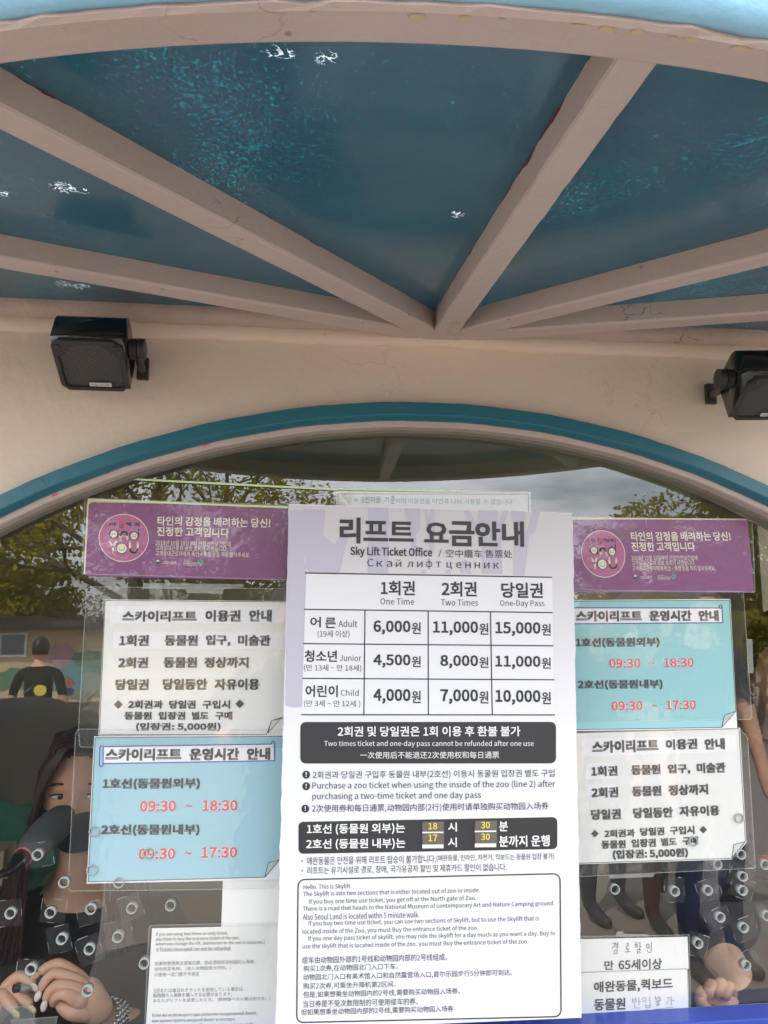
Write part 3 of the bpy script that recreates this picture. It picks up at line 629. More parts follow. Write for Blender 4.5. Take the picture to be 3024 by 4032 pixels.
    r_.build('red_marks', M['orange'], t); g_.build('green_leaves', M['green'], t); c_.build('cyan_leaves', M['cyan'], t)
    sheet('laminate', lampts, YP-.0024, M['lam'], t, .0003)
    flat('laminate_edge', path(lampts+[lampts[0]], 3.2), YP-.0030, M['lamedge'], t)
    return t
# left banner: identity map from its own crop
b1 = banner((0, .6992, 0, 1900, 0, .6992), 'purple banner left of the white price board', tr(K4, [(478, 88), (1640, 128), (1640, 548), (462, 514)]), 1630)
flat('lime_edge', [seg((346, 1967), (1134, 1998), 8)], YP-.0036, M['limeedge'], b1)
# right banner: same print, fitted through three landmarks (circle, headline ends)
# left crop points -> right pixels: circle centre (697,312)->(2376,2183); headline start (886,222)->(2485,2115); end (1523,236)->(2878,2113)
src = np.array([[1, 697, 312], [1, 886, 222], [1, 1523, 236], [1, 884, 278], [1, 1408, 410], [1, 885, 450]]); dst = np.array([[2376, 2183], [2485, 2112], [2878, 2116], [2487, 2160], [2818, 2239], [2500, 2271]])
af, *_ = np.linalg.lstsq(src, dst, rcond=None); b2 = banner((af[0, 0], af[1, 0], af[2, 0], af[0, 1], af[1, 1], af[2, 1]), 'purple banner right of the white price board', tr(K6, [(60, 152), (1535, 182), (1556, 748), (60, 728)]), 1640)
# --- white "how to use" notices
def usage(T, label, sheetpts, lam, cornerpts, boxes):
    t = notice(label, T['o'], sheetpts, YP, M['white'], group='white ticket guide notices')
    org = T['o']; fr = T['frame']
    flat('frame_line', [q for q in path(tr(org, fr), 2.4)], YP-e*.5, M['ink2'], t)
    if boxes: flat('pasted_strip', [tr(org, q) for q in boxes], YP-e*.3, M['hi'], t)
    p = Print(org, YP-e)
    for r in T['t']: p.t(*r)
    for d in T['dia']: cx, cy, r = d; p.p([(cx, cy-r), (cx+r, cy), (cx, cy+r), (cx-r, cy)])
    p.build('printed_lettering', M['ink2'], t)
    flat('folded_corner', [tr(org, cornerpts)], YP-e*.4, M['foldw'], t); flat('corner_line', path(tr(org, cornerpts+[cornerpts[0]]), 2.4), YP-e*.8, M['ink2'], t)
    if lam: laminate(org, lam, YP-.0022, t)
    return t
bd = .028
u1 = usage(dict(o=K4, frame=[(1640, 672), (592, 664), (560, 1418), (1500, 1420), (1530, 1340), (1640, 1318)], t=[
    ('스카이리프트', 688, 1108, 722, 784, .002, bd), ('이용권', 1156, 1355, 718, 784, .002, bd), ('안내', 1402, 1530, 716, 784, .002, bd),
    ('1회권', 672, 838, 858, 922, 0, bd), ('동물원', 926, 1114, 858, 920, 0, bd), ('입구,', 1158, 1298, 858, 922, 0, bd), ('미술관', 1340, 1524, 858, 920, 0, bd),
    ('2회권', 666, 834, 984, 1046, 0, bd), ('동물원', 920, 1110, 982, 1044, 0, bd), ('정상까지', 1150, 1400, 982, 1044, 0, bd),
    ('당일권', 650, 838, 1106, 1170, 0, bd), ('당일동안', 916, 1168, 1104, 1168, 0, bd), ('자유이용', 1208, 1462, 1104, 1168, 0, bd),
    ('2회권과', 722, 918, 1226, 1274, 0, bd), ('당일권', 952, 1102, 1226, 1274, 0, bd), ('구입시', 1140, 1296, 1226, 1274, 0, bd),
    ('동물원', 700, 854, 1290, 1336, 0, bd), ('입장권', 892, 1044, 1290, 1336, 0, bd), ('별도', 1080, 1174, 1290, 1336, 0, bd), ('구매', 1212, 1308, 1290, 1336, 0, bd),
    ('(입장권: 5,000원)', 766, 1242, 1352, 1402, 0, bd)], dia=[(666, 1250, 25), (1350, 1246, 25)]),
    'white ticket guide notice left of the price board, under the purple banner', [(590, 658), (1640, 668), (1640, 1424), (554, 1424)],
    [(505, 588), (500, 590), (487, 606), (442, 1380), (448, 1480), (458, 1490), (1640, 1490), (1640, 598), (520, 587)], [(1508, 1412), (1530, 1340), (1588, 1322)],
    [[(622, 694), (1640, 700), (1640, 792), (640, 794), (632, 808), (616, 806)], [(640, 840), (1640, 842), (1640, 938), (636, 936)]])
sl7 = -.03
u2 = usage(dict(o=K7, frame=[(60, 154), (1274, 124), (1320, 922), (1228, 1040), (60, 1078)], t=[
    ('스카이리프트', 234, 706, 204, 292, sl7, bd), ('이용권', 756, 980, 196, 272, sl7, bd), ('안내', 1030, 1174, 192, 272, sl7, bd),
    ('1회권', 230, 416, 388, 460, sl7, bd), ('동물원', 512, 720, 378, 450, sl7, bd), ('입구,', 770, 930, 374, 446, sl7, bd), ('미술관', 976, 1180, 364, 438, sl7, bd),
    ('2회권', 232, 422, 538, 612, sl7, bd), ('동물원', 518, 726, 528, 602, sl7, bd), ('정상까지', 776, 1056, 518, 594, sl7, bd),
    ('당일권', 228, 440, 692, 768, sl7, bd), ('당일동안', 526, 808, 680, 756, sl7, bd), ('자유이용', 852, 1138, 668, 742, sl7, bd),
    ('2회권과', 322, 540, 836, 892, sl7, bd), ('당일권', 576, 748, 822, 880, sl7, bd), ('구입시', 786, 960, 812, 872, sl7, bd),
    ('동물원', 302, 474, 912, 972, sl7, bd), ('입장권', 514, 688, 902, 962, sl7, bd), ('별도', 724, 834, 894, 952, sl7, bd), ('구매', 874, 986, 886, 946, sl7, bd),
    ('(입장권: 5,000원)', 382, 914, 974, 1046, sl7, bd)], dia=[(256, 866, 27), (1022, 838, 27)]),
    'white ticket guide notice right of the price board, under the pale teal notice', [(40, 152), (1282, 118), (1326, 930), (1225, 1048), (40, 1086)],
    [(40, 1175), (1390, 1110), (1335, 186), (1270, 120), (40, 160)], [(1224, 1040), (1238, 944), (1318, 922)],
    [[(156, 196), (1250, 170), (1262, 286), (186, 320), (180, 334), (160, 330)], [(190, 370), (386, 366), (400, 478), (192, 484)], [(192, 520), (400, 516), (404, 596), (194, 600)]])
# --- blue opening hours notices
def hours(org, label, sheetpts, lam, frame, txt, times, scroll, fold, mm, body):
    t = notice(label, org, sheetpts, YP-.0010, M['hi'], group='blue opening hours notices')
    y = YP-.0010
    flat('blue_field', [tr(org, frame)], y-e*.3, mm, t)
    flat('frame_line', path(tr(org, frame+[frame[0]]), 2.6), y-e*.7, M['ink2'], t)
    flat('scroll_white', [tr(org, scroll[0])], y-e*.6, M['hi'], t); flat('scroll_outline', sum([path(tr(org, q), 4.4) for q in scroll[1:]], []), y-e*.9, M['scroll'], t)
    p = Print(org, y-e*1.2)
    for r in txt: p.t(*r)
    p.build('printed_lettering', M['ink2'], t)
    h_ = Print(org, y-e*.9); q_ = Print(org, y-e*1.3)
    for r in times: h_.t(*r[:6], .040); q_.t(*r[:6], .018)
    h_.build('time_halo', M['halo'], t); q_.build('printed_times', M['red_time'], t)
    flat('folded_corner', [tr(org, fold)], y-e*.9, M['fold'], t); flat('corner_line', path(tr(org, fold+[fold[0]]), 2.6), y-e*1.2, M['ink2'], t)
    if lam: laminate(org, lam, y-.0016, t)
    return t
hours(K5, 'pale blue opening hours notice left of the price board, above the lady clerk', [(530, 70), (1640, 62), (1640, 876), (488, 900)],
      [(440, 30), (425, 60), (384, 915), (384, 928), (396, 942), (1165, 934), (1640, 925), (1640, 30)],
      [(536, 78), (1640, 70), (1640, 770), (1572, 768), (1492, 864), (496, 890)],
      [('스카이리프트', 594, 1022, 138, 208, -.005, bd), ('운영시간', 1066, 1348, 136, 206, -.005, bd), ('안내', 1390, 1522, 134, 204, -.005, bd),
       ('1호선(동물원외부)', 578, 1126, 306, 372, -.005, bd), ('2호선(동물원내부)', 570, 1124, 566, 632, -.005, bd)],
      [('09:30', 790, 990, 434, 494, -.01), ('~', 1044, 1082, 456, 470, 0), ('18:30', 1142, 1336, 430, 490, -.01), ('09:30', 782, 986, 702, 762, -.01), ('~', 1040, 1078, 720, 736, 0), ('17:30', 1136, 1334, 694, 754, -.01)],
      ([(584, 130), (1536, 114), (1544, 212), (584, 224)], [(562, 134), (568, 124), (582, 126), (580, 232), (572, 242), (560, 238), (562, 134)], [(582, 128), (1530, 114), (1530, 104), (1540, 97), (1548, 102), (1546, 208), (582, 224)]),
      [(1490, 864), (1512, 782), (1572, 768)], M['bluep'], None)
hours(K6, 'pale teal opening hours notice right of the price board, under the purple banner', [(40, 812), (1360, 802), (1415, 1826), (40, 1852)],
      [(40, 742), (1450, 740), (1464, 752), (1532, 1740), (1522, 1756), (40, 1780)],
      [(40, 820), (1354, 812), (1404, 1692), (1292, 1820), (40, 1840)],
      [('스카이리프트', 136, 660, 894, 982, -.003, bd), ('운영시간', 716, 1054, 892, 978, -.003, bd), ('안내', 1108, 1268, 890, 978, -.003, bd),
       ('1호선(동물원외부)', 134, 800, 1108, 1190, -.008, bd), ('2호선(동물원내부)', 150, 824, 1442, 1522, -.008, bd)],
      [('09:30', 402, 648, 1276, 1348, -.01), ('~', 718, 762, 1300, 1320, 0), ('18:30', 836, 1070, 1270, 1342, -.01), ('09:30', 420, 664, 1612, 1684, -.01), ('~', 736, 780, 1638, 1656, 0), ('17:30', 852, 1088, 1606, 1678, -.01)],
      ([(40, 874), (1290, 876), (1300, 992), (40, 998)], [(40, 872), (1272, 874), (1272, 856), (1284, 848), (1294, 856), (1300, 990), (40, 1000)], [(1272, 874), (1290, 876)]),
      [(1294, 1820), (1314, 1722), (1402, 1694)], M['tealp'], None)
# --- top strip notice
t8 = notice('narrow white notice peeking out above the price board', K8, [(130, 62), (1465, 66), (1465, 230), (130, 230)], YP, M['white'])
flat('frame_line', path(tr(K8, [(140, 230), (142, 78), (1450, 80), (1452, 230)]), 2.2), YP-e*.5, M['grey'], t8)
p = Print(K8, YP-e); p.t('※', 250, 278, 108, 132, 0, .01).t('1인이용', 304, 436, 94, 142, 0, .012).t('기', 462, 490, 98, 138, 0, .01).t('준', 504, 534, 92, 146, 0, .012)
for s_, a, b in (('이며', 538, 608), ('이용권을', 624, 776), ('타인과', 792, 904), ('나눠', 920, 990), ('사용할', 1010, 1122), ('수', 1140, 1174), ('없습니다', 1192, 1340)): p.t(s_, a, b, 106+(a-500)*.011, 144+(a-500)*.011, .01, .006)
p.build('printed_lettering', M['handblue'], t8); laminate(K8, [(112, 40), (1468, 62), (1468, 230), (108, 230)], YP-.002, t8, 3)
flat('lime_edge', [seg((472, 1884), (1330, 1928), 8), seg((1330, 1926), (1830, 1936), 6)], YP-.0034, M['limeedge'], t8)
# --- blank sheet, multilingual sheet
notice('blank white sheet between the blue notice and the foreign language notice', K5, [(1255, 882), (1640, 872), (1640, 1150), (1246, 1142)], YP+.001, M['white'], 'sheet', 'paper')
t9 = notice('cream sheet of small print in four languages, lower left of price board', K5, [(856, 1152), (1640, 1134), (1640, 1760), (818, 1760)], YP-.0005, M['white'])
p = Print(K5, YP-.0012)
for s_, a, b, c_ in (('if you are using two times or daily ticket,', 878, 1284, 1183), ('you have to buy the entrance ticket of the zoo.', 877, 1348, 1210), ('when you change the lift. (admission to the zoo is separate.)', 876, 1490, 1236), ('※Tickets once used can not be refunded.', 878, 1302, 1267)): p.t(s_, a, b, c_-12, c_+13, -.018, .006)
p.t('Если вы используете два раза или ежедневный билет,', 858, 1450, 1624, 1650, -.022, .006).t('вам нужно купить входной билет в зоопарк.', 856, 1326, 1656, 1682, -.022, .006).t('когда вы меняете лифт. (Вход в зоопарк отдельный).', 854, 1432, 1686, 1712, -.022, .006)
p.build('printed_lettering', M['ink2'], t9)
p = Print(K5, YP-.0012)
for s_, a, b, c_ in (('如果你使用两次或每日票，你必须购买动物园的入场券。', 872, 1438, 1345), ('当你改变电梯。 (进入动物园是分开的。)', 870, 1300, 1378), ('※使用一次门票不予退还', 870, 1122, 1411),
                    ('2回または毎日のチケットを使用している場合は、', 864, 1376, 1498), ('動物園の入場券を購入する必要があります。', 862, 1308, 1526), ('あなたがリフトを変更したとき。 (動物園への入場は別です。)', 862, 1522, 1554)): p.t(s_, a, b, c_-12, c_+12, -.02, .004)
p.build('small_lettering', M['grey'], t9)
laminate(K5, [(855, 1134), (842, 1142), (838, 1160), (812, 1760), (1640, 1760), (1640, 1118)], YP-.0024, t9)
# --- two small notes at the right
t10 = notice('white note with handwritten heading about senior discount, lower right', K10, [(80, 160), (1484, 128), (1500, 545), (80, 600)], YP, M['white'], 'note')
ln = Print(K10, YP-e)
def hw(q, strokes, w_=7):
    for s_ in strokes: q.pp(path(s_, w_))
ell2 = lambda cx, cy, rx, ry, n=14: [(cx+rx*math.cos(k*2*math.pi/n), cy+ry*math.sin(k*2*math.pi/n)) for k in range(n+1)]
hw(ln, [[(496, 222), (545, 208), (530, 250), (495, 280)], [(572, 200), (570, 290)], [(545, 232), (570, 232)], [(545, 256), (570, 254)], ell2(548, 326, 22, 26),
        [(680, 222), (712, 214), (706, 248), (684, 256), (686, 290), (722, 284)], [(706, 290), (706, 322)], [(666, 328), (742, 322)],
        [(800, 208), (822, 200)], [(792, 228), (838, 220)], ell2(816, 250, 16, 16), [(862, 200), (862, 288)], [(862, 256), (886, 256)], [(824, 296), (866, 290), (866, 312), (828, 320), (830, 342), (876, 334)],
        ell2(966, 250, 18, 28), [(1014, 200), (1008, 340)], [(960, 300), (964, 326), (1000, 338)]])
ln.t('만', 398, 520, 440, 560, -.03, .012, 0).t('65세이상', 584, 1152, 418, 558, -.03, .012, 0); ln.build('lettering', M['ink2'], t10)
t11 = notice('white note about pets and kickboards just above the blue sill', K10, [(80, 595), (1488, 545), (1512, 1240), (80, 1240)], YP-.0011, M['white'], 'note')
flat('frame_line', path(tr(K10, [(80, 596), (1480, 546), (1504, 1200)]), 1.6), YP-.0011-e*.5, M['ink2'], t11)
ln = Print(K10, YP-.0011-e)
ln.t('애완동물,퀵보드', 262, 1292, 688, 850, -.052, .014, 0).t('동물원', 262, 672, 930, 1088, -.04, .014, 0); ln.build('printed_lettering', M['ink2'], t11)
ln = Print(K10, YP-.0011-e)
hw(ln, [[(762, 925), (768, 985), (812, 978)], [(806, 918), (812, 978)], [(768, 955), (806, 950)], [(846, 918), (852, 1020)], [(850, 972), (874, 970)], [(790, 1010), (796, 1056), (856, 1060)],
        ell2(920, 946, 22, 28), [(990, 912), (994, 1000)], [(936, 1004), (940, 1056), (998, 1050), (996, 1000)], [(938, 1030), (996, 1024)],
        [(1062, 900), (1070, 952), (1118, 960), (1136, 936), (1100, 900)], [(1066, 930), (1120, 926)], [(1062, 976), (1130, 966)], [(1098, 970), (1096, 990)], [(1074, 996), (1116, 994), (1110, 1012), (1078, 1016), (1082, 1032), (1118, 1026)],
        [(1208, 926), (1248, 918), (1240, 966), (1206, 1006)], [(1272, 908), (1272, 1018)], [(1272, 960), (1318, 962)], [(780, 1100), (960, 1092), (1110, 1070), (1296, 1048)], [(784, 1122), (960, 1112), (1110, 1092), (1296, 1078)]], 5)
ln.build('handwriting', M['pencil'], t11)
laminate(K10, [(80, 124), (1504, 104), (1528, 1240), (80, 1240)], YP-.0032, t10)
# ------------------------------------------------------------------ the price board in front of the glass
YB = -.036
board = thing('price_board', 'large white board listing sky lift prices in the window middle', 'sign', tuple(at(1690, 3000, YB)))
bp_ = [(1137, 1984), (2254, 2020)]; rnd = random.Random(4)
for k in range(1, 60): bp_.append((2254+36*k/60+rnd.gauss(0, 1.3), 2020+1985*k/60))
bp_ += [(2290, 4007), (1750, 4030), (1085, 4058)]
for k in range(1, 60): bp_.append((1085+52*k/60+rnd.gauss(0, 1.3), 4058-2074*k/60))
prism('panel', px_poly(bp_, YB), YB, YB+.006, M['board'], board)
y = YB-.0003
# gradient field of the print: grey at the top, white lower down, in bands fine enough to read as one tone
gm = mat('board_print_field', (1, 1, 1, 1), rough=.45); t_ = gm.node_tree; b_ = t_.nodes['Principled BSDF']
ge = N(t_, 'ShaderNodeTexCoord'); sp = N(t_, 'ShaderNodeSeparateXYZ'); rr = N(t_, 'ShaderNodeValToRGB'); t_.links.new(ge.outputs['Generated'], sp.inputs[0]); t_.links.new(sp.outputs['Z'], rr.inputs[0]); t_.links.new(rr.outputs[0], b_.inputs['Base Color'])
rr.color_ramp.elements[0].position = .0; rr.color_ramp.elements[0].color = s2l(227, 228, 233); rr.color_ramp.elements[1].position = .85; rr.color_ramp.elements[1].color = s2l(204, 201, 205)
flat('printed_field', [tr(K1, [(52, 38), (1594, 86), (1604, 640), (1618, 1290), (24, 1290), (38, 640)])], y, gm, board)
K1p = lambda P: tr(K1, P)
for k_, q in enumerate((
    [(50, 70), (160, 62), (130, 200), (128, 300), (150, 420), (142, 600), (132, 900), (124, 1138), (100, 1142), (60, 1140), (32, 1130), (36, 800), (44, 400)],
    [(165, 62), (250, 66), (238, 200), (300, 255), (372, 140), (400, 100), (330, 400), (300, 415), (165, 410), (140, 380), (150, 280), (118, 398), (100, 330), (95, 150), (125, 62)],
    [(482, 52), (590, 54), (600, 140), (588, 180), (592, 410), (480, 408), (486, 180)],
    [(680, 56), (764, 58), (768, 170), (742, 200), (752, 320), (728, 320), (700, 180), (690, 120)],
    [(790, 60), (800, 60), (812, 130), (822, 60), (846, 62), (842, 290), (815, 292), (812, 200), (800, 150)],
    [(1000, 68), (1030, 66), (1080, 160), (1082, 68), (1185, 70), (1190, 150), (1222, 70), (1250, 72), (1205, 190), (1215, 415), (1100, 412), (1105, 240), (1040, 150)],
    [(1260, 72), (1340, 74), (1338, 200), (1380, 74), (1420, 76), (1395, 180), (1360, 210), (1335, 424), (1275, 422), (1280, 200)],
    [(985, 350), (1010, 335), (1035, 350), (1045, 415), (985, 410)], [(905, 395), (930, 388), (938, 415), (904, 414)], [(770, 400), (790, 390), (800, 412), (770, 412)])): flat('printed_tree', [K1p(q)], y-.00018-.00002*k_, M['lilac2'], board)
flat('table_field', [K1p([(146, 414), (1486, 436), (1496, 1182), (122, 1182)])], y-.0004, M['board'], board)
# table rules
R = []
for a, b in (((140, 409), (1484, 433)), ((134, 607), (1488, 625)), ((130, 794), (1492, 806)), ((126, 983), (1497, 991)), ((120, 1181), (1500, 1182))): R.append(seg(a, b, 6.5))
for a, b in (((466, 612), (460, 1180)), ((810, 616), (811, 1181)), ((1149, 620), (1159, 1182))): R.append(seg(a, b, 6.5))
flat('table_rules', [K1p(q) for q in R], y-.0007, M['ink'], board)
flat('dark_panel', [tr(K2, rrect(114, 59, 1506, 285, 30, -.0005)), tr(K2, rrect(104, 590, 1513, 764, 26, -.0185))], y-.0004, M['ink'], board)
fr = rrect(94, 70, 1534, 836, 36, 0, 6)
def warp3(q): return [(x+(0 if False else (-8*((yy-70)/766) if x < 800 else 6*((yy-70)/766)))+(8 if x < 800 else -6), yy-.0225*(x-94)+.0 + (18 if yy < 400 else 30)) for x, yy in q]
fr2 = warp3(fr); flat('text_frame', [q for q in path(tr(K3, fr2+[fr2[0]]), 5.0)], y-.0005, M['ink'], board)
ik = Print(K1, y-.0008)
s = .021
ik.t('리', 328, 442, 107, 248, s, .020).t('프', 458, 592, 126, 236, s, .020).t('트', 596, 732, 130, 238, s, .020).t('요', 788, 922, 134, 244, s, .020).t('금', 924, 1062, 128, 264, s, .020).t('안', 1066, 1202, 128, 264, s, .020).t('내', 1212, 1332, 128, 266, s, .020)
ik.t('Sky Lift Ticket Office', 386, 832, 268, 328, .02, .012).t('/', 866, 884, 278, 322, .02).t('空中纜车', 906, 1104, 282, 326, .02, .004).t('售票处', 1120, 1268, 284, 328, .02, .004)
for s_, x0, x1 in zip('Скай', (478, 530, 584, 634), (512, 562, 614, 664)): ik.t(s_, x0, x1, (332 if s_ == 'С' else 342 if s_ != 'й' else 332)+(x0-478)*.018, 374+(x0-478)*.018, 0, .006)
for s_, x0, x1 in zip('лифт', (696, 750, 798, 852), (728, 780, 832, 880)): ik.t(s_, x0, x1, (334 if s_ == 'ф' else 348), 388 if s_ == 'ф' else 378, 0, .006)
for s_, x0, x1 in zip('ценник', (910, 962, 1012, 1064, 1114, 1166), (940, 992, 1042, 1092, 1144, 1196)): ik.t(s_, x0, x1, 350+(x0-910)*.012, (390 if s_ == 'ц' else 382)+(x0-910)*.012, 0, .006)
ik.t('1회권', 552, 738, 452, 532, .012, .014).t('2회권', 884, 1074, 456, 538, .012, .014).t('당일권', 1208, 1434, 462, 546, .012, .014)
ik.t('One Time', 550, 734, 546, 582, .01, .006).t('Two Times', 880, 1082, 552, 588, .01, .006).t('One-Day Pass', 1202, 1444, 558, 598, .01, .006)
ik.t('어', 168, 226, 648, 706, 0, .012).t('른', 248, 308, 652, 710, 0, .012).t('Adult', 322, 424, 666, 704, .01, .004).t('(19세 이상)', 208, 382, 722, 764, .006, .003)
ik.t('청소년', 138, 314, 830, 894, .006, .012).t('Junior', 328, 446, 854, 890, .01, .004).t('(만 13세 ~ 만 18세)', 134, 446, 908, 948, .006, .003)
ik.t('어린이', 142, 318, 1020, 1086, .006, .012).t('Child', 334, 432, 1044, 1078, .006, .004).t('(만 3세 ~ 만 12세 )', 134, 440, 1102, 1142, .004, .003)
for row, (yt, yb) in zip((('6,000', '11,000', '15,000'), ('4,500', '8,000', '11,000'), ('4,000', '7,000', '10,000')), ((668, 746), (852, 926), (1040, 1122))):
    for j, (txt, xr) in enumerate(zip(row, (714, 1082, 1422))):
        wd_ = 202 if len(txt) == 5 else 246; xl = xr-wd_
        if txt == '8,000' or txt == '7,000': xl = 876
        yo = (0, 4, 8)[j] if yt < 1000 else (0, 2, 6)[j]
        ik.t(txt, xl, xr, yt+yo, yb+yo, .008, .016); ik.t('원', xr+6, xr+56, yt+10+yo, yb-4+yo, .008, .010)
ik.org(K2)
ik.t('2회권과 당일권 구입후 동물원 내부(2호선) 이용시 동물원 입장권 별도 구입', 182, 1498, 322, 368, -.008, .005)
ik.t('Purchase a zoo ticket when using the inside of the zoo (line 2) after', 180, 1502, 380, 428, -.008, .003).t('purchasing a two-time ticket and one day pass', 180, 1098, 440, 488, -.008, .003)
ik.t('2次使用券和每日通票,动物园内部(2行)使用时请单独购买动物园入场券', 178, 1466, 502, 548, -.012, -.001)
ik.t('• 애완동물은 안전을 위해 리프트 탑승이 불가합니다.', 120, 852, 788, 832, -.016, .004).t('(애완동물, 인라인, 자전거, 킥보드는 동물원 입장 불가)', 856, 1496, 778, 816, -.017, .003)
ik.t('• 리프트는 유기시설로 경로, 장애, 국가유공자 할인 및 제휴카드 할인이 없습니다.', 120, 1238, 838, 884, -.018, .004)
for cy_ in (346, 409, 531): ik.p(ell(146 if cy_ < 500 else 141, cy_, 21, 22, 24))
ik.org(K3)
for s_, a, b, c_ in (('Hello. This is Skylift.', 132, 392, 128), ('The Skylift is into two sections that is either located out of zoo or inside.', 130, 1092, 158), ('If you buy one time use ticket, you get off at the North gate of Zoo.', 162, 1072, 200),
        ('There is a road that heads to the National Museum of contemporary Art and Nature Camping ground.', 128, 1498, 234), ('Also Seoul Land is located withn 5 minute walk.', 128, 762, 284),
        ('If you buy two time use ticket, you can use two sections of Skylift, but to use the Skylift that is', 160, 1414, 315), ('located inside of the Zoo, you must Buy the entrance ticket of the zoo.', 126, 1082, 363),
        ('If you one day pass ticket of skylift, you may ride the skylift for a day much as you want a day. Buy to', 158, 1502, 396), ('use the skylift that is located inside of the zoo. you must Buy the entrance ticket of the zoo.', 126, 1356, 440)):
    ik.t(s_, a, b, c_-17, c_+17, -.0225, -.002)
for s_, a, b, c_ in (('缆车由动物园外部的1号线和动物园内部的2号线组成。', 124, 914, 518), ('购买1次券,在动物园北门入口下车。', 132, 646, 568), ('动物园北门入口有美术馆入口和自然露营场入口,首尔乐园步行5分钟即可到达。', 130, 1268, 608),
        ('购买2次券,可乘坐升降机第2区间。', 130, 634, 664), ('但是,如果想乘坐动物园内的2号线,需要购买动物园入场券。', 130, 984, 706), ('当日券是不受次数限制的可使用缆车的券。', 130, 754, 758), ('但如果想乘坐动物园内部的2号线,需要购买动物园入场券', 118, 948, 802)):
    ik.t(s_, a, b, c_-19, c_+19, -.024, -.002)
ik.build('dark_lettering', M['ink'], board)
wk = Print(K2, y-.0010)
wk.t('2회권 및 당일권은 1회 이용 후 환불 불가', 318, 1312, 82, 138, -.002, .010).t('Two times ticket and one-day pass cannot be refunded after one use', 244, 1384, 160, 198, 0, .003).t('一次使用后不能退还2次使用权和每日通票', 440, 1196, 220, 258, -.002, .001)
wk.t('1호선 (동물원 외부)는', 150, 684, 612, 672, -.012, .011).t('2호선 (동물원 내부)는', 146, 686, 694, 754, -.012, .011)
wk.t('시', 918, 966, 606, 656, 0, .011).t('시', 918, 966, 688, 740, 0, .011).t('분', 1196, 1244, 600, 654, 0, .011).t('분까지 운행', 1196, 1472, 676, 738, -.014, .011)
for cy_ in (346, 409, 531):
    cx_ = 146 if cy_ < 500 else 141; wk.p([(cx_-3, cy_-13), (cx_+3, cy_-13), (cx_+1.6, cy_+3), (cx_-1.6, cy_+3)]).p(ell(cx_, cy_+9, 3, 3, 10))
wk.build('white_lettering', M['white_ink'], board)
for x0, x1, y0 in ((776, 895, 600), (1062, 1182, 594)):
    P = lambda q: tr(K2, q)
    pc = prism('number_pocket', px_poly(P([(x0, y0), (x1, y0-2), (x1, y0+145), (x0, y0+147)]), y), y-.0030, y-.0002, M['acryl'], board)
    for q, (dy, txt) in enumerate(((4, '18' if x0 < 900 else '30'), (68, '17' if x0 < 900 else '30'))):
        hgt = 52 if q == 0 else 58
        flat('number_card', [P([(x0+4, y0+dy), (x1-4, y0+dy-1), (x1-4, y0+dy+hgt), (x0+4, y0+dy+hgt)])], y-.0034, M['brownbox'], pc)
        z_ = Print(K2, y-.0038); z_.t(txt, (x0+x1)/2-24, (x0+x1)/2+24, y0+dy+4, y0+dy+40, 0, .01); z_.build('number', M['yellow'], pc)
    flat('pocket_bar', [P([(x0+2, y0+57), (x1-2, y0+56), (x1-2, y0+64), (x0+2, y0+65)]), P([(x0+2, y0+127), (x1-2, y0+126), (x1-2, y0+146), (x0+2, y0+147)])], y-.0040, M['hi'], pc)
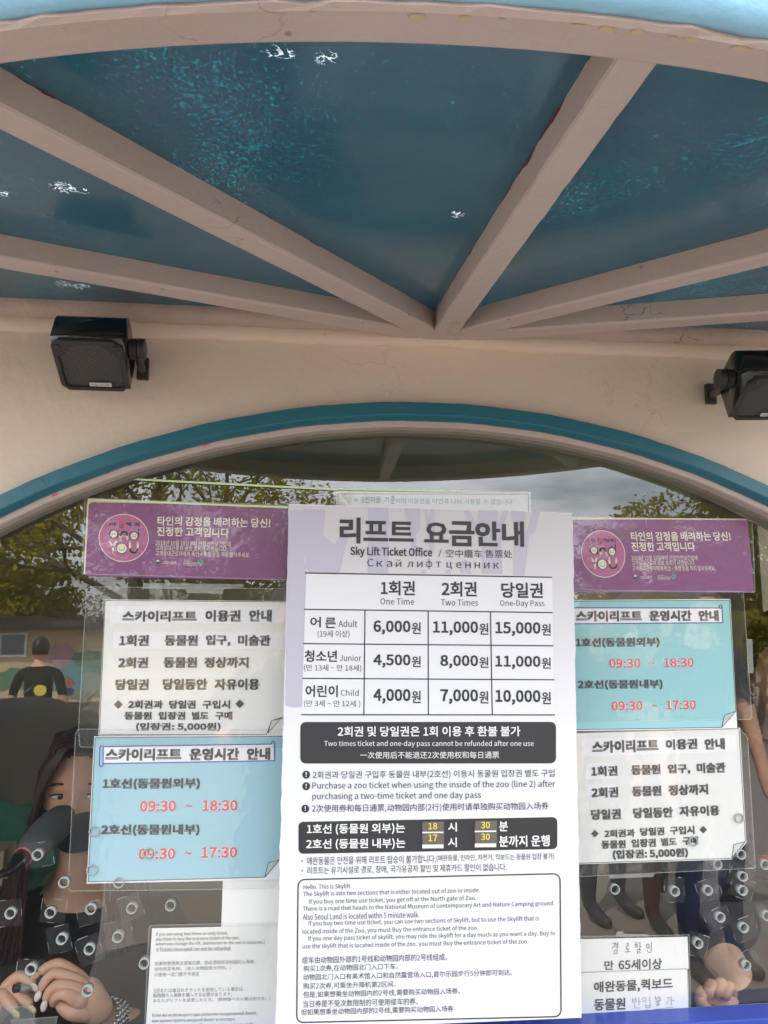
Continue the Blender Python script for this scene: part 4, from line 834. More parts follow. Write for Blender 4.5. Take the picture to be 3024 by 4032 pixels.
# ------------------------------------------------------------------ air tubes in the pane, with squares of clear tape
TL = [(374, 3270, 0), (586, 3357, 0), (364, 3422, 0), (148, 3366, 1), (252, 3474, 0), (470, 3472, 0), (41, 3596, 1), (199, 3593, 1), (358, 3579, 1), (519, 3576, 1), (671, 3565, 0), (243, 3697, 1), (464, 3689, 1), (352, 3737, 1), (568, 3793, 0), (122, 3816, 1), (344, 3901, 0),
      (2905, 3219, 0), (2725, 3310, 0), (2913, 3362, 0), (2824, 3403, 1), (3011, 3404, 0), (2924, 3451, 1), (2420, 3501, 0), (2656, 3509, 1), (2786, 3505, 1), (2923, 3506, 1), (2835, 3611, 1), (3018, 3605, 0), (2927, 3652, 1), (2748, 3714, 1), (2937, 3801, 1)]
TUBES = TL
for i, (px, py, tp) in enumerate(TL):
    c = at(px, py, .0415); onp = (i in (0, 1, 2, 5, 17, 18, 19)); y0, y1 = (.0355 if onp else .0385), (.0475 if onp else random.uniform(.049, .053))
    bm = bmesh.new(); n = 22; ro, ri = .0074, .0062; rr_ = []
    for r, y_ in ((ri, y1), (ri, y0), (ro, y0), (ro, y1)): rr_.append([bm.verts.new((c.x+(r+(random.gauss(0, .00022) if r == ro else 0))*math.cos(k*2*math.pi/n), y_, c.z+r*math.sin(k*2*math.pi/n))) for k in range(n)])
    for q in range(4):
        A, B = rr_[q], rr_[(q+1) % 4]
        for k in range(n): bm.faces.new((A[k], A[(k+1) % n], B[(k+1) % n], B[k]))
    tu = link('air_tube', frombm(bm), M['tube'], booth, True)
    if tp:
        a = random.uniform(-.5, .5); w_ = random.uniform(.016, .021); h_ = random.uniform(.015, .019); ox, oz = random.gauss(0, .003), random.gauss(0, .003)
        q = [(c.x+ox+u*w_*math.cos(a)-v_*h_*math.sin(a), c.z+oz+u*w_*math.sin(a)+v_*h_*math.cos(a)) for u, v_ in ((-1, -1), (1, -1), (1, 1), (-1, 1))]
        link('tape', pd([(a_, .0407, b_) for a_, b_ in q], [(0, 1, 2, 3)]), M['tape'], tu)
        vs = []; fs = []
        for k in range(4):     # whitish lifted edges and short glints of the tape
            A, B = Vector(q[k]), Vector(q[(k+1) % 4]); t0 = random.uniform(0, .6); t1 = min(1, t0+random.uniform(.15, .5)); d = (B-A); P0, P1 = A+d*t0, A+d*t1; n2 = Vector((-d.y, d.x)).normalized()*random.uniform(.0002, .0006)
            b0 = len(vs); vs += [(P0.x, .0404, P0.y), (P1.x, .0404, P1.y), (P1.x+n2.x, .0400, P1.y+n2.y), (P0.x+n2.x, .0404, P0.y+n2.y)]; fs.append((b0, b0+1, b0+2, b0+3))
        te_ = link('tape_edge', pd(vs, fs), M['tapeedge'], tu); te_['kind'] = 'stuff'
# loose strips of tape
for k, (o_, q) in enumerate(((K4, [(805, 566), (1372, 572), (1372, 592), (1260, 600), (1255, 626), (1052, 622), (1046, 600), (806, 598)]), (K7, [(356, 1160), (678, 1148), (668, 1172), (356, 1184)]), (K10, [(560, 60), (640, 56), (650, 92), (980, 96), (970, 124), (550, 126)]), (K6, [(1490, 1120), (1535, 1120), (1545, 1390), (1500, 1392)]))):
    tag(sheet('clear_tape_strip', tr(o_, q), .0352, M['tapestrip'], None, .0003), ['strip of clear tape above the left ticket guide notice', 'strip of clear tape under the right ticket guide notice', 'strip of clear tape above the handwritten senior note', 'strip of clear tape beside the pale teal notice'][k], 'tape')
# ------------------------------------------------------------------ people
TMP = bpy.data.scenes.new('scratch')
def skin_mesh(verts, edges, sub=2):
    """verts: (x,y,z,r) ; first vertex is the root"""
    me = bpy.data.meshes.new('s'); me.from_pydata([tuple(v_[:3]) for v_ in verts], edges, []); ob = bpy.data.objects.new('s', me); TMP.collection.objects.link(ob)
    md = ob.modifiers.new('k', 'SKIN'); md.use_smooth_shade = True
    for i, v_ in enumerate(verts):
        sv = me.skin_vertices[0].data[i]; r = v_[3]; sv.radius = (r if not isinstance(r, tuple) else r[0], r if not isinstance(r, tuple) else r[1]); sv.use_root = (i == 0)
    m2 = ob.modifiers.new('s', 'SUBSURF'); m2.levels = sub; m2.render_levels = sub
    
    with bpy.context.temp_override(scene=TMP, view_layer=TMP.view_layers[0]):
        dg = bpy.context.evaluated_depsgraph_get(); out = bpy.data.meshes.new_from_object(ob.evaluated_get(dg))
    bpy.data.objects.remove(ob); out.materials.clear(); return out
def head_mesh(s=1.0, n=40):
    """a head facing -Y, centre at the origin, 0.23 m tall, with brow, nose, lips, chin and ears"""
    bm = bmesh.new(); bmesh.ops.create_uvsphere(bm, u_segments=n, v_segments=n-8, radius=1)
    for v_ in bm.verts:
        x, y, z = v_.co; wx = .074*(1-.18*max(0, -z)**1.5); X, Y, Z = x*wx, y*(.096-.012*max(0, -z)), z*.118
        if y > 0: Y += .006
        if y < 0:
            front = max(0, -y)
            g = lambda cx, cz, sx, sz: math.exp(-((X-cx)/sx)**2-((Z-cz)/sz)**2)
            Y -= front*(.022*g(0, -.022, .011, .013)+.011*g(0, -.002, .008, .022)+.004*g(0, .030, .045, .010)+.007*g(0, -.056, .022, .006)+.006*g(0, -.068, .02, .006)+.010*g(0, -.098, .022, .016))
            for sx in (-1, 1): Y += front*(.009*g(sx*.031, .008, .017, .010)); Y -= front*.004*g(sx*.045, -.028, .02, .02)
            Y += front*.004*g(0, -.062, .02, .002)
        v_.co = Vector((X, Y, Z))*s
    for sx in (-1, 1):
        r = bmesh.ops.create_uvsphere(bm, u_segments=12, v_segments=8, radius=1)
        for v_ in r['verts']: v_.co = Vector((sx*.076+v_.co.x*.006+sx*max(0, v_.co.y)*.008, .008+v_.co.y*.016, -.008+v_.co.z*.031))*s
    return frombm(bm)
def hair_mesh(long_=0.0, s=1.0, fringe=.045, n=36):
    """shell round the skull, open at the face"""
    bm = bmesh.new(); bmesh.ops.create_uvsphere(bm, u_segments=n, v_segments=int(n*.75), radius=1)
    for v_ in bm.verts:
        x, y, z = v_.co; w_ = random.gauss(0, .0008)
        v_.co = Vector((x*(.084+w_), y*.106+.012, z*.122+.010))*s
    cm = lambda f_: f_.calc_center_median()
    kill = [f_ for f_ in bm.faces if (cm(f_).y < -.02*s and (cm(f_).z < 0 or (cm(f_).x/(.070*s))**2+(cm(f_).z/(fringe*s))**2 < 1)) or (cm(f_).z < -.055*s)]
    bmesh.ops.delete(bm, geom=kill, context='FACES')
    r = bmesh.ops.solidify(bm, geom=bm.faces[:], thickness=.006*s); return frombm(bm)
def join(meshes, mats=None):
    bm = bmesh.new()
    for i, m_ in enumerate(meshes):
        k = len(bm.faces); bm.from_mesh(m_); bm.faces.ensure_lookup_table()
        if mats:
            for f_ in bm.faces[k:]: f_.material_index = mats[i]
    me = bpy.data.meshes.new('j'); bm.to_mesh(me); bm.free(); return me
def paint_body(me, fn):
    for p_ in me.polygons: p_.material_index = fn(p_.center)
def standing(px, L_, gz, hgt, facing, top, legs, label, hair, shorts=False, arms='down', pants_h=.50):
    """a standing adult; px: pixel column of the mirror image, L_: metres from the camera to that image"""
    x = mir(px, L_); y = -(L_-1.2-.088); k = hgt/1.75; Rz = Matrix.Rotation(facing, 3, 'Z'); base = Vector((x, y, gz))
    t = thing('person', label, 'person', tuple(base), 'people waiting outside, mirrored in the pane')
    V_ = [(0, 0, .98, (.15, .11)), (0, 0, 1.12, (.135, .10)), (0, -.01, 1.28, (.155, .11)), (0, 0, 1.41, (.12, .08)), (0, .005, 1.49, .055), (0, -.01, 1.56, .052),
          (-.18, 0, 1.39, .062), (-.235, .01, 1.22, .047), (-.255, -.01, 1.09, .042), (-.26, -.07, .90, .031), (-.26, -.09, .84, .034), (-.255, -.11, .76, .018),
          (.18, 0, 1.39, .062), (.235, .01, 1.22, .047), (.255, -.01, 1.09, .042), (.26, -.07, .90, .031), (.26, -.09, .84, .034), (.255, -.11, .76, .018),
          (-.095, 0, .86, .10), (-.11, -.01, .52, .066), (-.115, .015, .30, .055), (-.12, .02, .09, .040), (-.125, -.07, .035, .038), (-.13, -.15, .028, .030),
          (.095, 0, .86, .10), (.11, -.01, .52, .066), (.115, .015, .30, .055), (.12, .02, .09, .040), (.125, -.07, .035, .038), (.13, -.15, .028, .030)]
    if arms == 'phone':
        V_[8] = (-.20, -.10, 1.20, .042); V_[9] = (-.12, -.20, 1.32, .031); V_[10] = (-.09, -.23, 1.37, .034); V_[11] = (-.07, -.24, 1.42, .02)
        V_[14] = (.20, -.10, 1.20, .042); V_[15] = (.12, -.20, 1.32, .031); V_[16] = (.09, -.23, 1.37, .034); V_[17] = (.07, -.24, 1.42, .02)
    E_ = [(0, 1), (1, 2), (2, 3), (3, 4), (4, 5), (3, 6), (6, 7), (7, 8), (8, 9), (9, 10), (10, 11), (3, 12), (12, 13), (13, 14), (14, 15), (15, 16), (16, 17),
          (0, 18), (18, 19), (19, 20), (20, 21), (21, 22), (22, 23), (0, 24), (24, 25), (25, 26), (26, 27), (27, 28), (28, 29)]
    body = skin_mesh(V_, E_, 2); hd = head_mesh(); hd.transform(Matrix.Translation((0, -.015, 1.635)))
    def fn(c):
        if c.z > 1.47: return 0
        if c.z < .075: return 3
        if abs(c.x) > .17 and c.z < 1.46:
            return 1 if (c.z > 1.18 and arms != 'phone') or (c.z > 1.24 and c.y > -.06) else 0
        if c.z > .93: return 1
        return 2 if c.z > (pants_h if shorts else .07) else 0
    paint_body(body, fn); me = join([body, hd]); 
    T = Matrix.Translation(base) @ Rz.to_4x4() @ Matrix.Scale(k, 4)
    me.transform(T); ob = link('body', me, [M['skin'], top, legs, M['matt']], t, True)
    hm = hair_mesh(); hm.transform(T @ Matrix.Translation((0, -.015, 1.635))); link('hair', hm, hair, t, True)
    for sx in (-1, 1):
        bm = bmesh.new(); bmesh.ops.create_uvsphere(bm, u_segments=12, v_segments=8, radius=.0115)
        for v_ in bm.verts: v_.co += Vector((sx*.031, -.015-.071, 1.643))
        e_ = frombm(bm); e_.transform(T); link('eye', e_, M['eye'], t, True)
    return t, T
# man with his back to the booth, black T-shirt with a yellow and blue print
mt, T = standing(168, 8.5, -.36, 1.76, 0.0+math.pi*0+.0, M['tee'], M['jeans'], 'man in black t-shirt printed with yellow disc, mirrored in the pane at left', M['hairb'])
# turn him away: his back (+Y side) already faces the booth, so the print sits on his back
def back_print(name, pts, mat_, yy):
    vs = [(x, yy, z) for x, z in pts]; me = pd(vs, [tuple(range(len(vs)))[::-1]]); me.transform(T); link(name, me, mat_, mt)
back_print('yellow_print', [(.055+.062*math.cos(a*math.pi/10), 1.235+.055*math.sin(a*math.pi/10)) for a in range(20)], M['yellow'], .1225)
back_print('blue_print', [(-.12, 1.20), (-.03, 1.27), (-.045, 1.245), (-.13, 1.185)], M['cyan'], .1225)
standing(2345, 4.3, 0, 1.66, 2.7, M['maroon'], M['jeans'], 'person in maroon top, legs mirrored right beside the price board', M['hairb'])
standing(2475, 4.6, 0, 1.72, 0.4, M['greyc'], M['navyc'], 'person in dark trousers mirrored in lower right of the pane', M['hairb'])
standing(2590, 4.1, 0, 1.62, 2.9, M['navyc'], M['maroon'], 'person in maroon trousers mirrored in the lower right of pane', M['hair'])
standing(2740, 3.6, 0, 1.74, 3.0, M['navyc'], M['navyc'], 'person all in navy mirrored in lower right of the pane', M['hairb'])
# the one who takes the picture stands just behind the phone
ph, T2 = standing(1140, 2.86+.0, 0, 1.68, math.pi, M['tee'], M['navyc'], 'photographer in black top holding a phone, mirrored behind the price board', M['hairb'], arms='phone')
phn = thing('mobile_phone', 'dark mobile phone held up by the photographer outside the booth', 'phone', (0, -1.235, 1.53))
box('phone_body', (.012, -1.235, 1.49), (.076, .009, .15), M['black'], phn, bev=.002)
# ------------------------------------------------------------------ the clerk behind the left of the window
def A(px, py, y): return at(px, py, y)
hc = A(322, 3120, .56)
clerk = thing('person', 'clerk with long brown hair and black top behind the left of the window', 'person', tuple(hc-Vector((0, 0, .6))))
hm = head_mesh(1.0, 56); Th = Matrix.Translation(hc) @ Matrix.Rotation(.10, 4, 'Z') @ Matrix.Rotation(.03, 4, 'Y'); hm.transform(Th)
nk = A(325, 3500, .60); sh = A(325, 3640, .62)
Lr, Ll = .17, .17
V_ = [tuple(sh+Vector((0, 0, -.20)))+((.15, .10),), tuple(sh+Vector((0, 0, -.04)))+((.15, .09),), tuple(nk+Vector((0, 0, -.005)))+((.075, .06),), tuple(nk+Vector((0, -.01, .05)))+(.050,), tuple(hc+Vector((0, .02, -.07)))+(.05,)]
# her right arm (left in the picture)
eR = A(-330, 4080, .42); wR = A(-40, 4020, .25); shR = sh+Vector((-.165, 0, .0)); shL = sh+Vector((.165, 0, .0)); eL = A(860, 4160, .40); wL = A(408, 4010, .235)
V_ += [tuple(shR)+(.056,), tuple(eR)+(.040,), tuple(wR)+(.026,), tuple(shL)+(.056,), tuple(eL)+(.040,), tuple((eL+wL)/2)+(.036,), tuple(wL)+(.026,)]
E_ = [(0, 1), (1, 2), (2, 3), (3, 4), (1, 5), (5, 6), (6, 7), (1, 8), (8, 9), (9, 10), (10, 11)]
bd_ = skin_mesh(V_, E_, 3)
zc = A(350, 3585, .55).z
def fn(c):
    d = math.hypot(c.x-nk.x, (c.z-nk.z)*1.1)
    if c.z > nk.z+.02 or ((c.x-nk.x)/.085)**2+((c.z-nk.z-.01)/(nk.z+.01-zc))**2 < 1: return 0
    if c.x < shR.x-.03 and c.z < shR.z-.10: return 0
    if c.x > shL.x+.03 and c.z < shL.z-.10: return 0
    if c.y < .47: return 0
    return 1
paint_body(bd_, fn)
# --- hands: finger chains rooted in the palm, joints given where the photo shows them
K3c = (0, 3600, .3858)
def J(x, y, yy, r): p_ = at(K3c[0]+x*K3c[2], K3c[1]+y*K3c[2], yy); return (p_.x, p_.y, p_.z, r)
parts = []
# her left hand (right in the picture): back of the hand rises from the wrist, fingers fold over to the left
Lh = [[J(1080, 1060, .225, .024), J(960, 930, .215, .027), J(880, 800, .210, .028), J(835, 700, .205, .021)]]
lf = [[J(880, 800, .210, .018), J(820, 640, .212, .0118), J(600, 495, .222, .0100), J(470, 545, .215, .0086), J(385, 605, .205, .0072)],
      [J(870, 820, .206, .018), J(830, 690, .202, .0120), J(560, 588, .205, .0098), J(450, 690, .198, .0085), J(405, 800, .192, .0072)],
      [J(860, 850, .200, .018), J(800, 760, .190, .0120), J(575, 708, .188, .0102), J(485, 810, .186, .0086), J(462, 905, .184, .0070)],
      [J(880, 900, .196, .018), J(760, 860, .180, .0120), J(640, 790, .176, .0100), J(560, 850, .182, .0082), J(535, 930, .190, .0068)],
      [J(960, 980, .215, .018), J(820, 1010, .190, .0150), J(700, 1010, .180, .0122), J(620, 930, .190, .0100), J(585, 850, .200, .0080)]]
Rh = [[J(-120, 1060, .245, .025), J(-20, 920, .225, .026), J(60, 800, .215, .022)]]
rf = [[J(40, 800, .215, .016), J(110, 700, .214, .0115), J(195, 610, .212, .0100), J(270, 660, .205, .0086), J(350, 720, .198, .0074)],
      [J(20, 840, .212, .016), J(130, 760, .203, .0115), J(215, 850, .192, .0100), J(290, 905, .188, .0085), J(330, 940, .186, .0072)],
      [J(-10, 880, .210, .016), J(20, 800, .198, .0115), J(75, 880, .184, .0100), J(130, 950, .178, .0085), J(165, 990, .176, .0074)],
      [J(-40, 900, .210, .015), J(-90, 860, .195, .0110), J(-40, 950, .182, .0095), J(-20, 980, .180, .0080), J(5, 1000, .178, .0070)],
      [J(0, 820, .225, .018), J(120, 800, .235, .0130), J(240, 790, .225, .0110), J(330, 800, .212, .0090), J(370, 830, .205, .0076)]]
for ch in Lh+lf+Rh+rf: parts.append(skin_mesh(ch, [(i, i+1) for i in range(len(ch)-1)], 2))
me = join([bd_, hm]+parts)
link('body', me, [M['skin'], M['tee']], clerk, True)
# nails
def nail(ch, mt_, sc=1.0):
    a, b = Vector(ch[-2][:3]), Vector(ch[-1][:3]); d = (b-a).normalized(); bm = bmesh.new(); bmesh.ops.create_uvsphere(bm, u_segments=14, v_segments=8, radius=1)
    q = Vector((0, -1, 0)); side_ = d.cross(q).normalized(); nn = side_.cross(d)
    for v_ in bm.verts: c_ = v_.co.copy(); v_.co = b+d*(.002+c_.x*.0085*sc)+side_*c_.y*.0052*sc+q*(ch[-1][3]*.80+c_.z*.0022)
    link('nail', frombm(bm), mt_, clerk, True)
nail(lf[0], M['skin']); nail(lf[2], M['nail']); nail(lf[1], M['nail']); nail(rf[0], M['nail'], 1.05); nail(rf[1], M['gold']); nail(rf[2], M['gold'], 1.05)
# hair: shell plus long locks
hs = hair_mesh(s=1.04, fringe=.085, n=110); hs.transform(Th)
bm = bmesh.new(); bm.from_mesh(hs); rnd = random.Random(3)
for sx in (-1, 1):
    for k in range(150):
        u = rnd.random(); g = lambda a: rnd.gauss(0, a); o_ = rnd.uniform(-.004, .004)
        p0 = Th @ Vector((sx*(.002+.006*u), -.066+.10*u, .121+.008*u)); p1 = Th @ Vector((sx*(.040+.022*u+o_), -.093+.13*u, .098+.012*u+o_))
        p2 = Th @ Vector((sx*((.058 if sx < 0 else .068)+.026*min(1, u*1.5)+o_), -.088+.15*u, .036+g(.003))); p3 = Th @ Vector((sx*(.079+.016*u+o_), -.078+.145*u, -.045)); p4 = Th @ Vector((sx*(.083+.05*u+o_)+g(.004), -.066+.13*u, -.16))
        p5 = Th @ Vector((sx*(.088+.07*u)+g(.009), -.066+.11*u, -.30)); p6 = Th @ Vector((sx*(.088+.07*u)+g(.014), -.075+.1*u, -.44-rnd.uniform(0, .1)))
        w_ = rnd.uniform(.0022, .0048); tube_bm(bm, [p0, p1, p2, p3, p4, p5, p6], [w_*.7, w_, w_, w_, w_, w_*.9, .0006], 5)
for k in range(60):     # loose strands falling across the forehead
    u = rnd.random(); g = lambda a: rnd.gauss(0, a)
    pts = [Th @ Vector(q) for q in ((.002, -.080, .118), (-.022-.012*u, -.101, .098+g(.002)), (-.040-.016*u+g(.002), -.104, .066), (-.056-.010*u+g(.002), -.100, .034), (-.068-.004*u, -.094, -.004), (-.078, -.085, -.05), (-.086+g(.004), -.076, -.12))]
    w_ = rnd.uniform(.0012, .003); tube_bm(bm, pts, [w_*.6, w_, w_, w_, w_, w_*.8, .0004], 5)
link('hair', frombm(bm), M['hair'], clerk, True)
# eyes with irises, brows and a black face mask
for sx in (-1, 1):
    bm = bmesh.new(); bmesh.ops.create_uvsphere(bm, u_segments=20, v_segments=14, radius=1)
    for v_ in bm.verts: v_.co = Th @ Vector((sx*.031+v_.co.x*.0145, -.0795+v_.co.y*.006, .008+v_.co.z*.0052))
    ey = link('eye', frombm(bm), M['eye'], clerk, True)
    bm = bmesh.new(); bmesh.ops.create_uvsphere(bm, u_segments=16, v_segments=10, radius=1)
    for v_ in bm.verts: v_.co = Th @ Vector((sx*.031+.003+v_.co.x*.0058, -.0845+v_.co.y*.002, .0085+v_.co.z*.0050))
    link('iris', frombm(bm), M['iris'], ey, True)
    for nm_, z0, wd_ in (('lashes', .0142, .0016), ('eyebrow', .034, .0024)):
        bm = bmesh.new(); pts = [Th @ Vector((sx*.031+u*.019, -.087-(.002 if z0 > .02 else 0)+abs(u)**2*.008, z0-u*u*.006)) for u in np.linspace(-1, 1, 9)]; tube_bm(bm, pts, [wd_*.4]+[wd_]*7+[wd_*.4], 6)
        link(nm_, frombm(bm), M['hair'], clerk, True)
mk = head_mesh(1.055, 48); bm = bmesh.new(); bm.from_mesh(mk)
bmesh.ops.delete(bm, geom=[f_ for f_ in bm.faces if not (f_.calc_center_median().y < .01 and -.105 < f_.calc_center_median().z < -.022-.0*f_.calc_center_median().x)], context='FACES')
bmesh.ops.solidify(bm, geom=bm.faces[:], thickness=.0015); mk = frombm(bm); mk.transform(Th); link('face_mask', mk, mat('dark_navy_mask', (.028, .03, .045, 1), rough=.8), clerk, True)
# bracelet watch on her left wrist
wv = (eL-wL).normalized(); wc = wL+wv*.012; bm = bmesh.new(); a_ = wv.orthogonal().normalized(); b_ = wv.cross(a_)
for row in range(5):
    for k in range(18):
        an = k*2*math.pi/18+row*.17; c_ = wc+wv*(.005*row-.010)+(a_*math.cos(an)+b_*math.sin(an))*.0300; bmesh.ops.create_uvsphere(bm, u_segments=8, v_segments=6, radius=.0046, matrix=Matrix.Translation(c_))
wt = link('bracelet_watch', frombm(bm), M['steel'], None, True); tag(wt, 'steel bracelet watch on the wrist of the lady clerk', 'watch')
# ticket machine pen held between the fingers
pn = thing('pen', 'white capped pen with dark end held in the clasped hands', 'pen', tuple(Vector(J(200, 760, .172, 0)[:3])))
tube('barrel', [Vector(J(185, 752, .168, 0)[:3]), Vector(J(330, 765, .20, 0)[:3])], .0058, M['tube'], pn, 14)
tube('dark_end', [Vector(J(148, 758, .163, 0)[:3]), Vector(J(186, 752, .168, 0)[:3])], [.0064, .0062], M['matt'], pn, 14)
# gooseneck microphone with a foam windscreen
mic = thing('microphone', 'black microphone with foam windscreen and pink ring in front of the clerk', 'microphone', tuple(at(60, 3400, .24)))
p0, p1 = at(262, 3205, .40), at(96, 3368, .27)
bm = bmesh.new(); pts = [p0.lerp(p1, u) for u in (-.10, 0, .12, .3, .55, .8, 1.0)]; tube_bm(bm, pts, [.006, .018, .026, .030, .030, .026, .017], 22); link('foam_windscreen', frombm(bm), M['foam'], mic, True)
d_ = (p1-p0).normalized(); tube('ring', [p1-d_*.002, p1+d_*.005], .0165, M['ring'], mic, 20)
tube('stem', [p1+d_*.004, p1+d_*.020, p1+d_*.05, at(0, 3442, .215), at(-160, 3560, .18), at(-300, 3800, .2), at(-320, 4200, .25)], [.0155, .0135, .0075, .006, .006, .006, .006], M['black'], mic, 14)
# green jacket over a chair back and a beige box behind it
def blob(name, c, s, mt_, label, cat, seed=1, amp=.12):
    bm = bmesh.new(); bmesh.ops.create_icosphere(bm, subdivisions=4, radius=1); r1 = random.Random(seed); ph_ = [r1.uniform(0, 6) for _ in range(6)]
    for v_ in bm.verts:
        q = v_.co.copy(); k = 1+amp*(math.sin(q.x*5+ph_[0])*math.sin(q.y*4+ph_[1])+.6*math.sin(q.z*9+ph_[2]+q.x*3)); v_.co = Vector(c)+Vector((q.x*s[0]*k, q.y*s[1]*k, q.z*s[2]*k))
    return tag(link(name, frombm(bm), mt_, None, True), label, cat)
c_ = at(40, 3360, .85); blob('green_jacket', c_, (.10, .08, .11), M['greenc'], 'green jacket bundled behind the microphone', 'jacket', 2)
bx = thing('cardboard_box', 'beige box at the left edge behind the microphone', 'box', tuple(at(-20, 3400, .62)))
box('carton', at(-20, 3400, .62), (.06, .08, .07), mat('carton', s2l(176, 160, 130), rough=.8), bx, bev=.003); box('carton_flap', at(-10, 3440, .60), (.07, .03, .012), mat('carton_flap', s2l(160, 150, 110), rough=.8), bx)
# clear acrylic trays at the sill
tr_ = thing('acrylic_tray', 'clear acrylic ticket tray in front of the hands, bottom left', 'tray', tuple(at(60, 4010, .12)))
for k, q in enumerate(([(-60, 3966), (122, 3962), (134, 3972), (136, 4060), (-60, 4060)], [(40, 4018), (226, 4004), (214, 4060), (40, 4060)])):
    sheet('plate', q, .12+.03*k, M['acryl'], tr_, .003); flat('plate_edge', path(q[:4], 3.2), .118+.03*k, M['lamedge'], tr_)
# ------------------------------------------------------------------ the second clerk behind the right of the window
K5c = (2260, 3350, .4605)
hc2 = at(3085, 2640, .50); cl2 = thing('person', 'second clerk at right edge, bare forearms resting above the blue sill', 'person', tuple(hc2-Vector((0, 0, .6))))
hm = head_mesh(); Th2 = Matrix.Translation(hc2) @ Matrix.Rotation(-.35, 4, 'Z'); hm.transform(Th2)
def G(px, py, yy, r): p_ = at(px, py, yy); return (p_.x, p_.y, p_.z, r)
V_ = [G(3080, 3480, .62, (.17, .11)), G(3075, 3150, .60, (.16, .10)), G(3080, 2980, .58, .06), G(3085, 2800, .55, .052), G(2840, 3200, .58, .058), G(2720, 3560, .50, .050), G(2905, 3878, .30, .040), G(2890, 3960, .24, .036), G(2850, 4070, .20, .034), G(3300, 3220, .58, .058), G(3380, 3700, .48, .045), G(3200, 3990, .34, .038), G(3080, 4080, .28, .034)]
bb = skin_mesh(V_, [(0, 1), (1, 2), (2, 3), (1, 4), (4, 5), (5, 6), (6, 7), (7, 8), (1, 9), (9, 10), (10, 11), (11, 12)], 3)
ua, ub = Vector(V_[5][:3]), Vector(V_[6][:3]); ud = (ub-ua)
U2, W2 = Vector(V_[10][:3]), Vector(V_[11][:3])
paint_body(bb, lambda c: 0 if (((c-ua).dot(ud)/ud.length_squared > .72 and c.x < V_[2][0]+.06 and c.y < .47) or ((c-U2).dot(W2-U2)/(W2-U2).length_squared > .2 and c.x > V_[2][0]+.06 and c.y < .47)) else 0 if (c.z > at(0, 2960, .58).z and abs(c.x-hc2.x) < .09) else 1)
fist = []
for k, (x, yv) in enumerate(((2768, 3900), (2800, 3872), (2838, 3868), (2868, 3880))):
    ch = [G(2840, 4000, .22, .020), G(x+10, yv+30, .20, .0125), G(x, yv, .185, .0120), G(x-14, yv+30, .175, .0105), G(x-6, yv+58, .18, .009)]; fist.append(skin_mesh(ch, [(i, i+1) for i in range(4)], 2))
fist.append(skin_mesh([G(2850, 4010, .2, .018), G(2790, 3990, .18, .0135), G(2760, 3950, .172, .0115), G(2752, 3915, .172, .0095)], [(0, 1), (1, 2), (2, 3)], 2)); fist.append(skin_mesh([G(2890, 4050, .22, .030), G(2840, 3960, .20, .033), G(2825, 3910, .195, .026)], [(0, 1), (1, 2)], 2))
link('body', join([bb, hm]+fist), [M['skin'], M['navyc']], cl2, True)
h2 = hair_mesh(s=1.05, fringe=.075, n=80); h2.transform(Th2); link('hair', h2, M['hairb'], cl2, True)
for sx in (-1, 1):
    bm = bmesh.new(); bmesh.ops.create_uvsphere(bm, u_segments=12, v_segments=8, radius=.0115)
    for v_ in bm.verts: v_.co = Th2 @ (v_.co+Vector((sx*.031, -.071, .008)))
    link('eye', frombm(bm), M['eye'], cl2, True)
tag(tube('red_marker', [at(2985, 3378, .35), at(3020, 3384, .33), at(3060, 3396, .32)], [.006, .009, .009], M['red'], None, 12), 'red capped marker at the right edge beside the notices', 'marker')
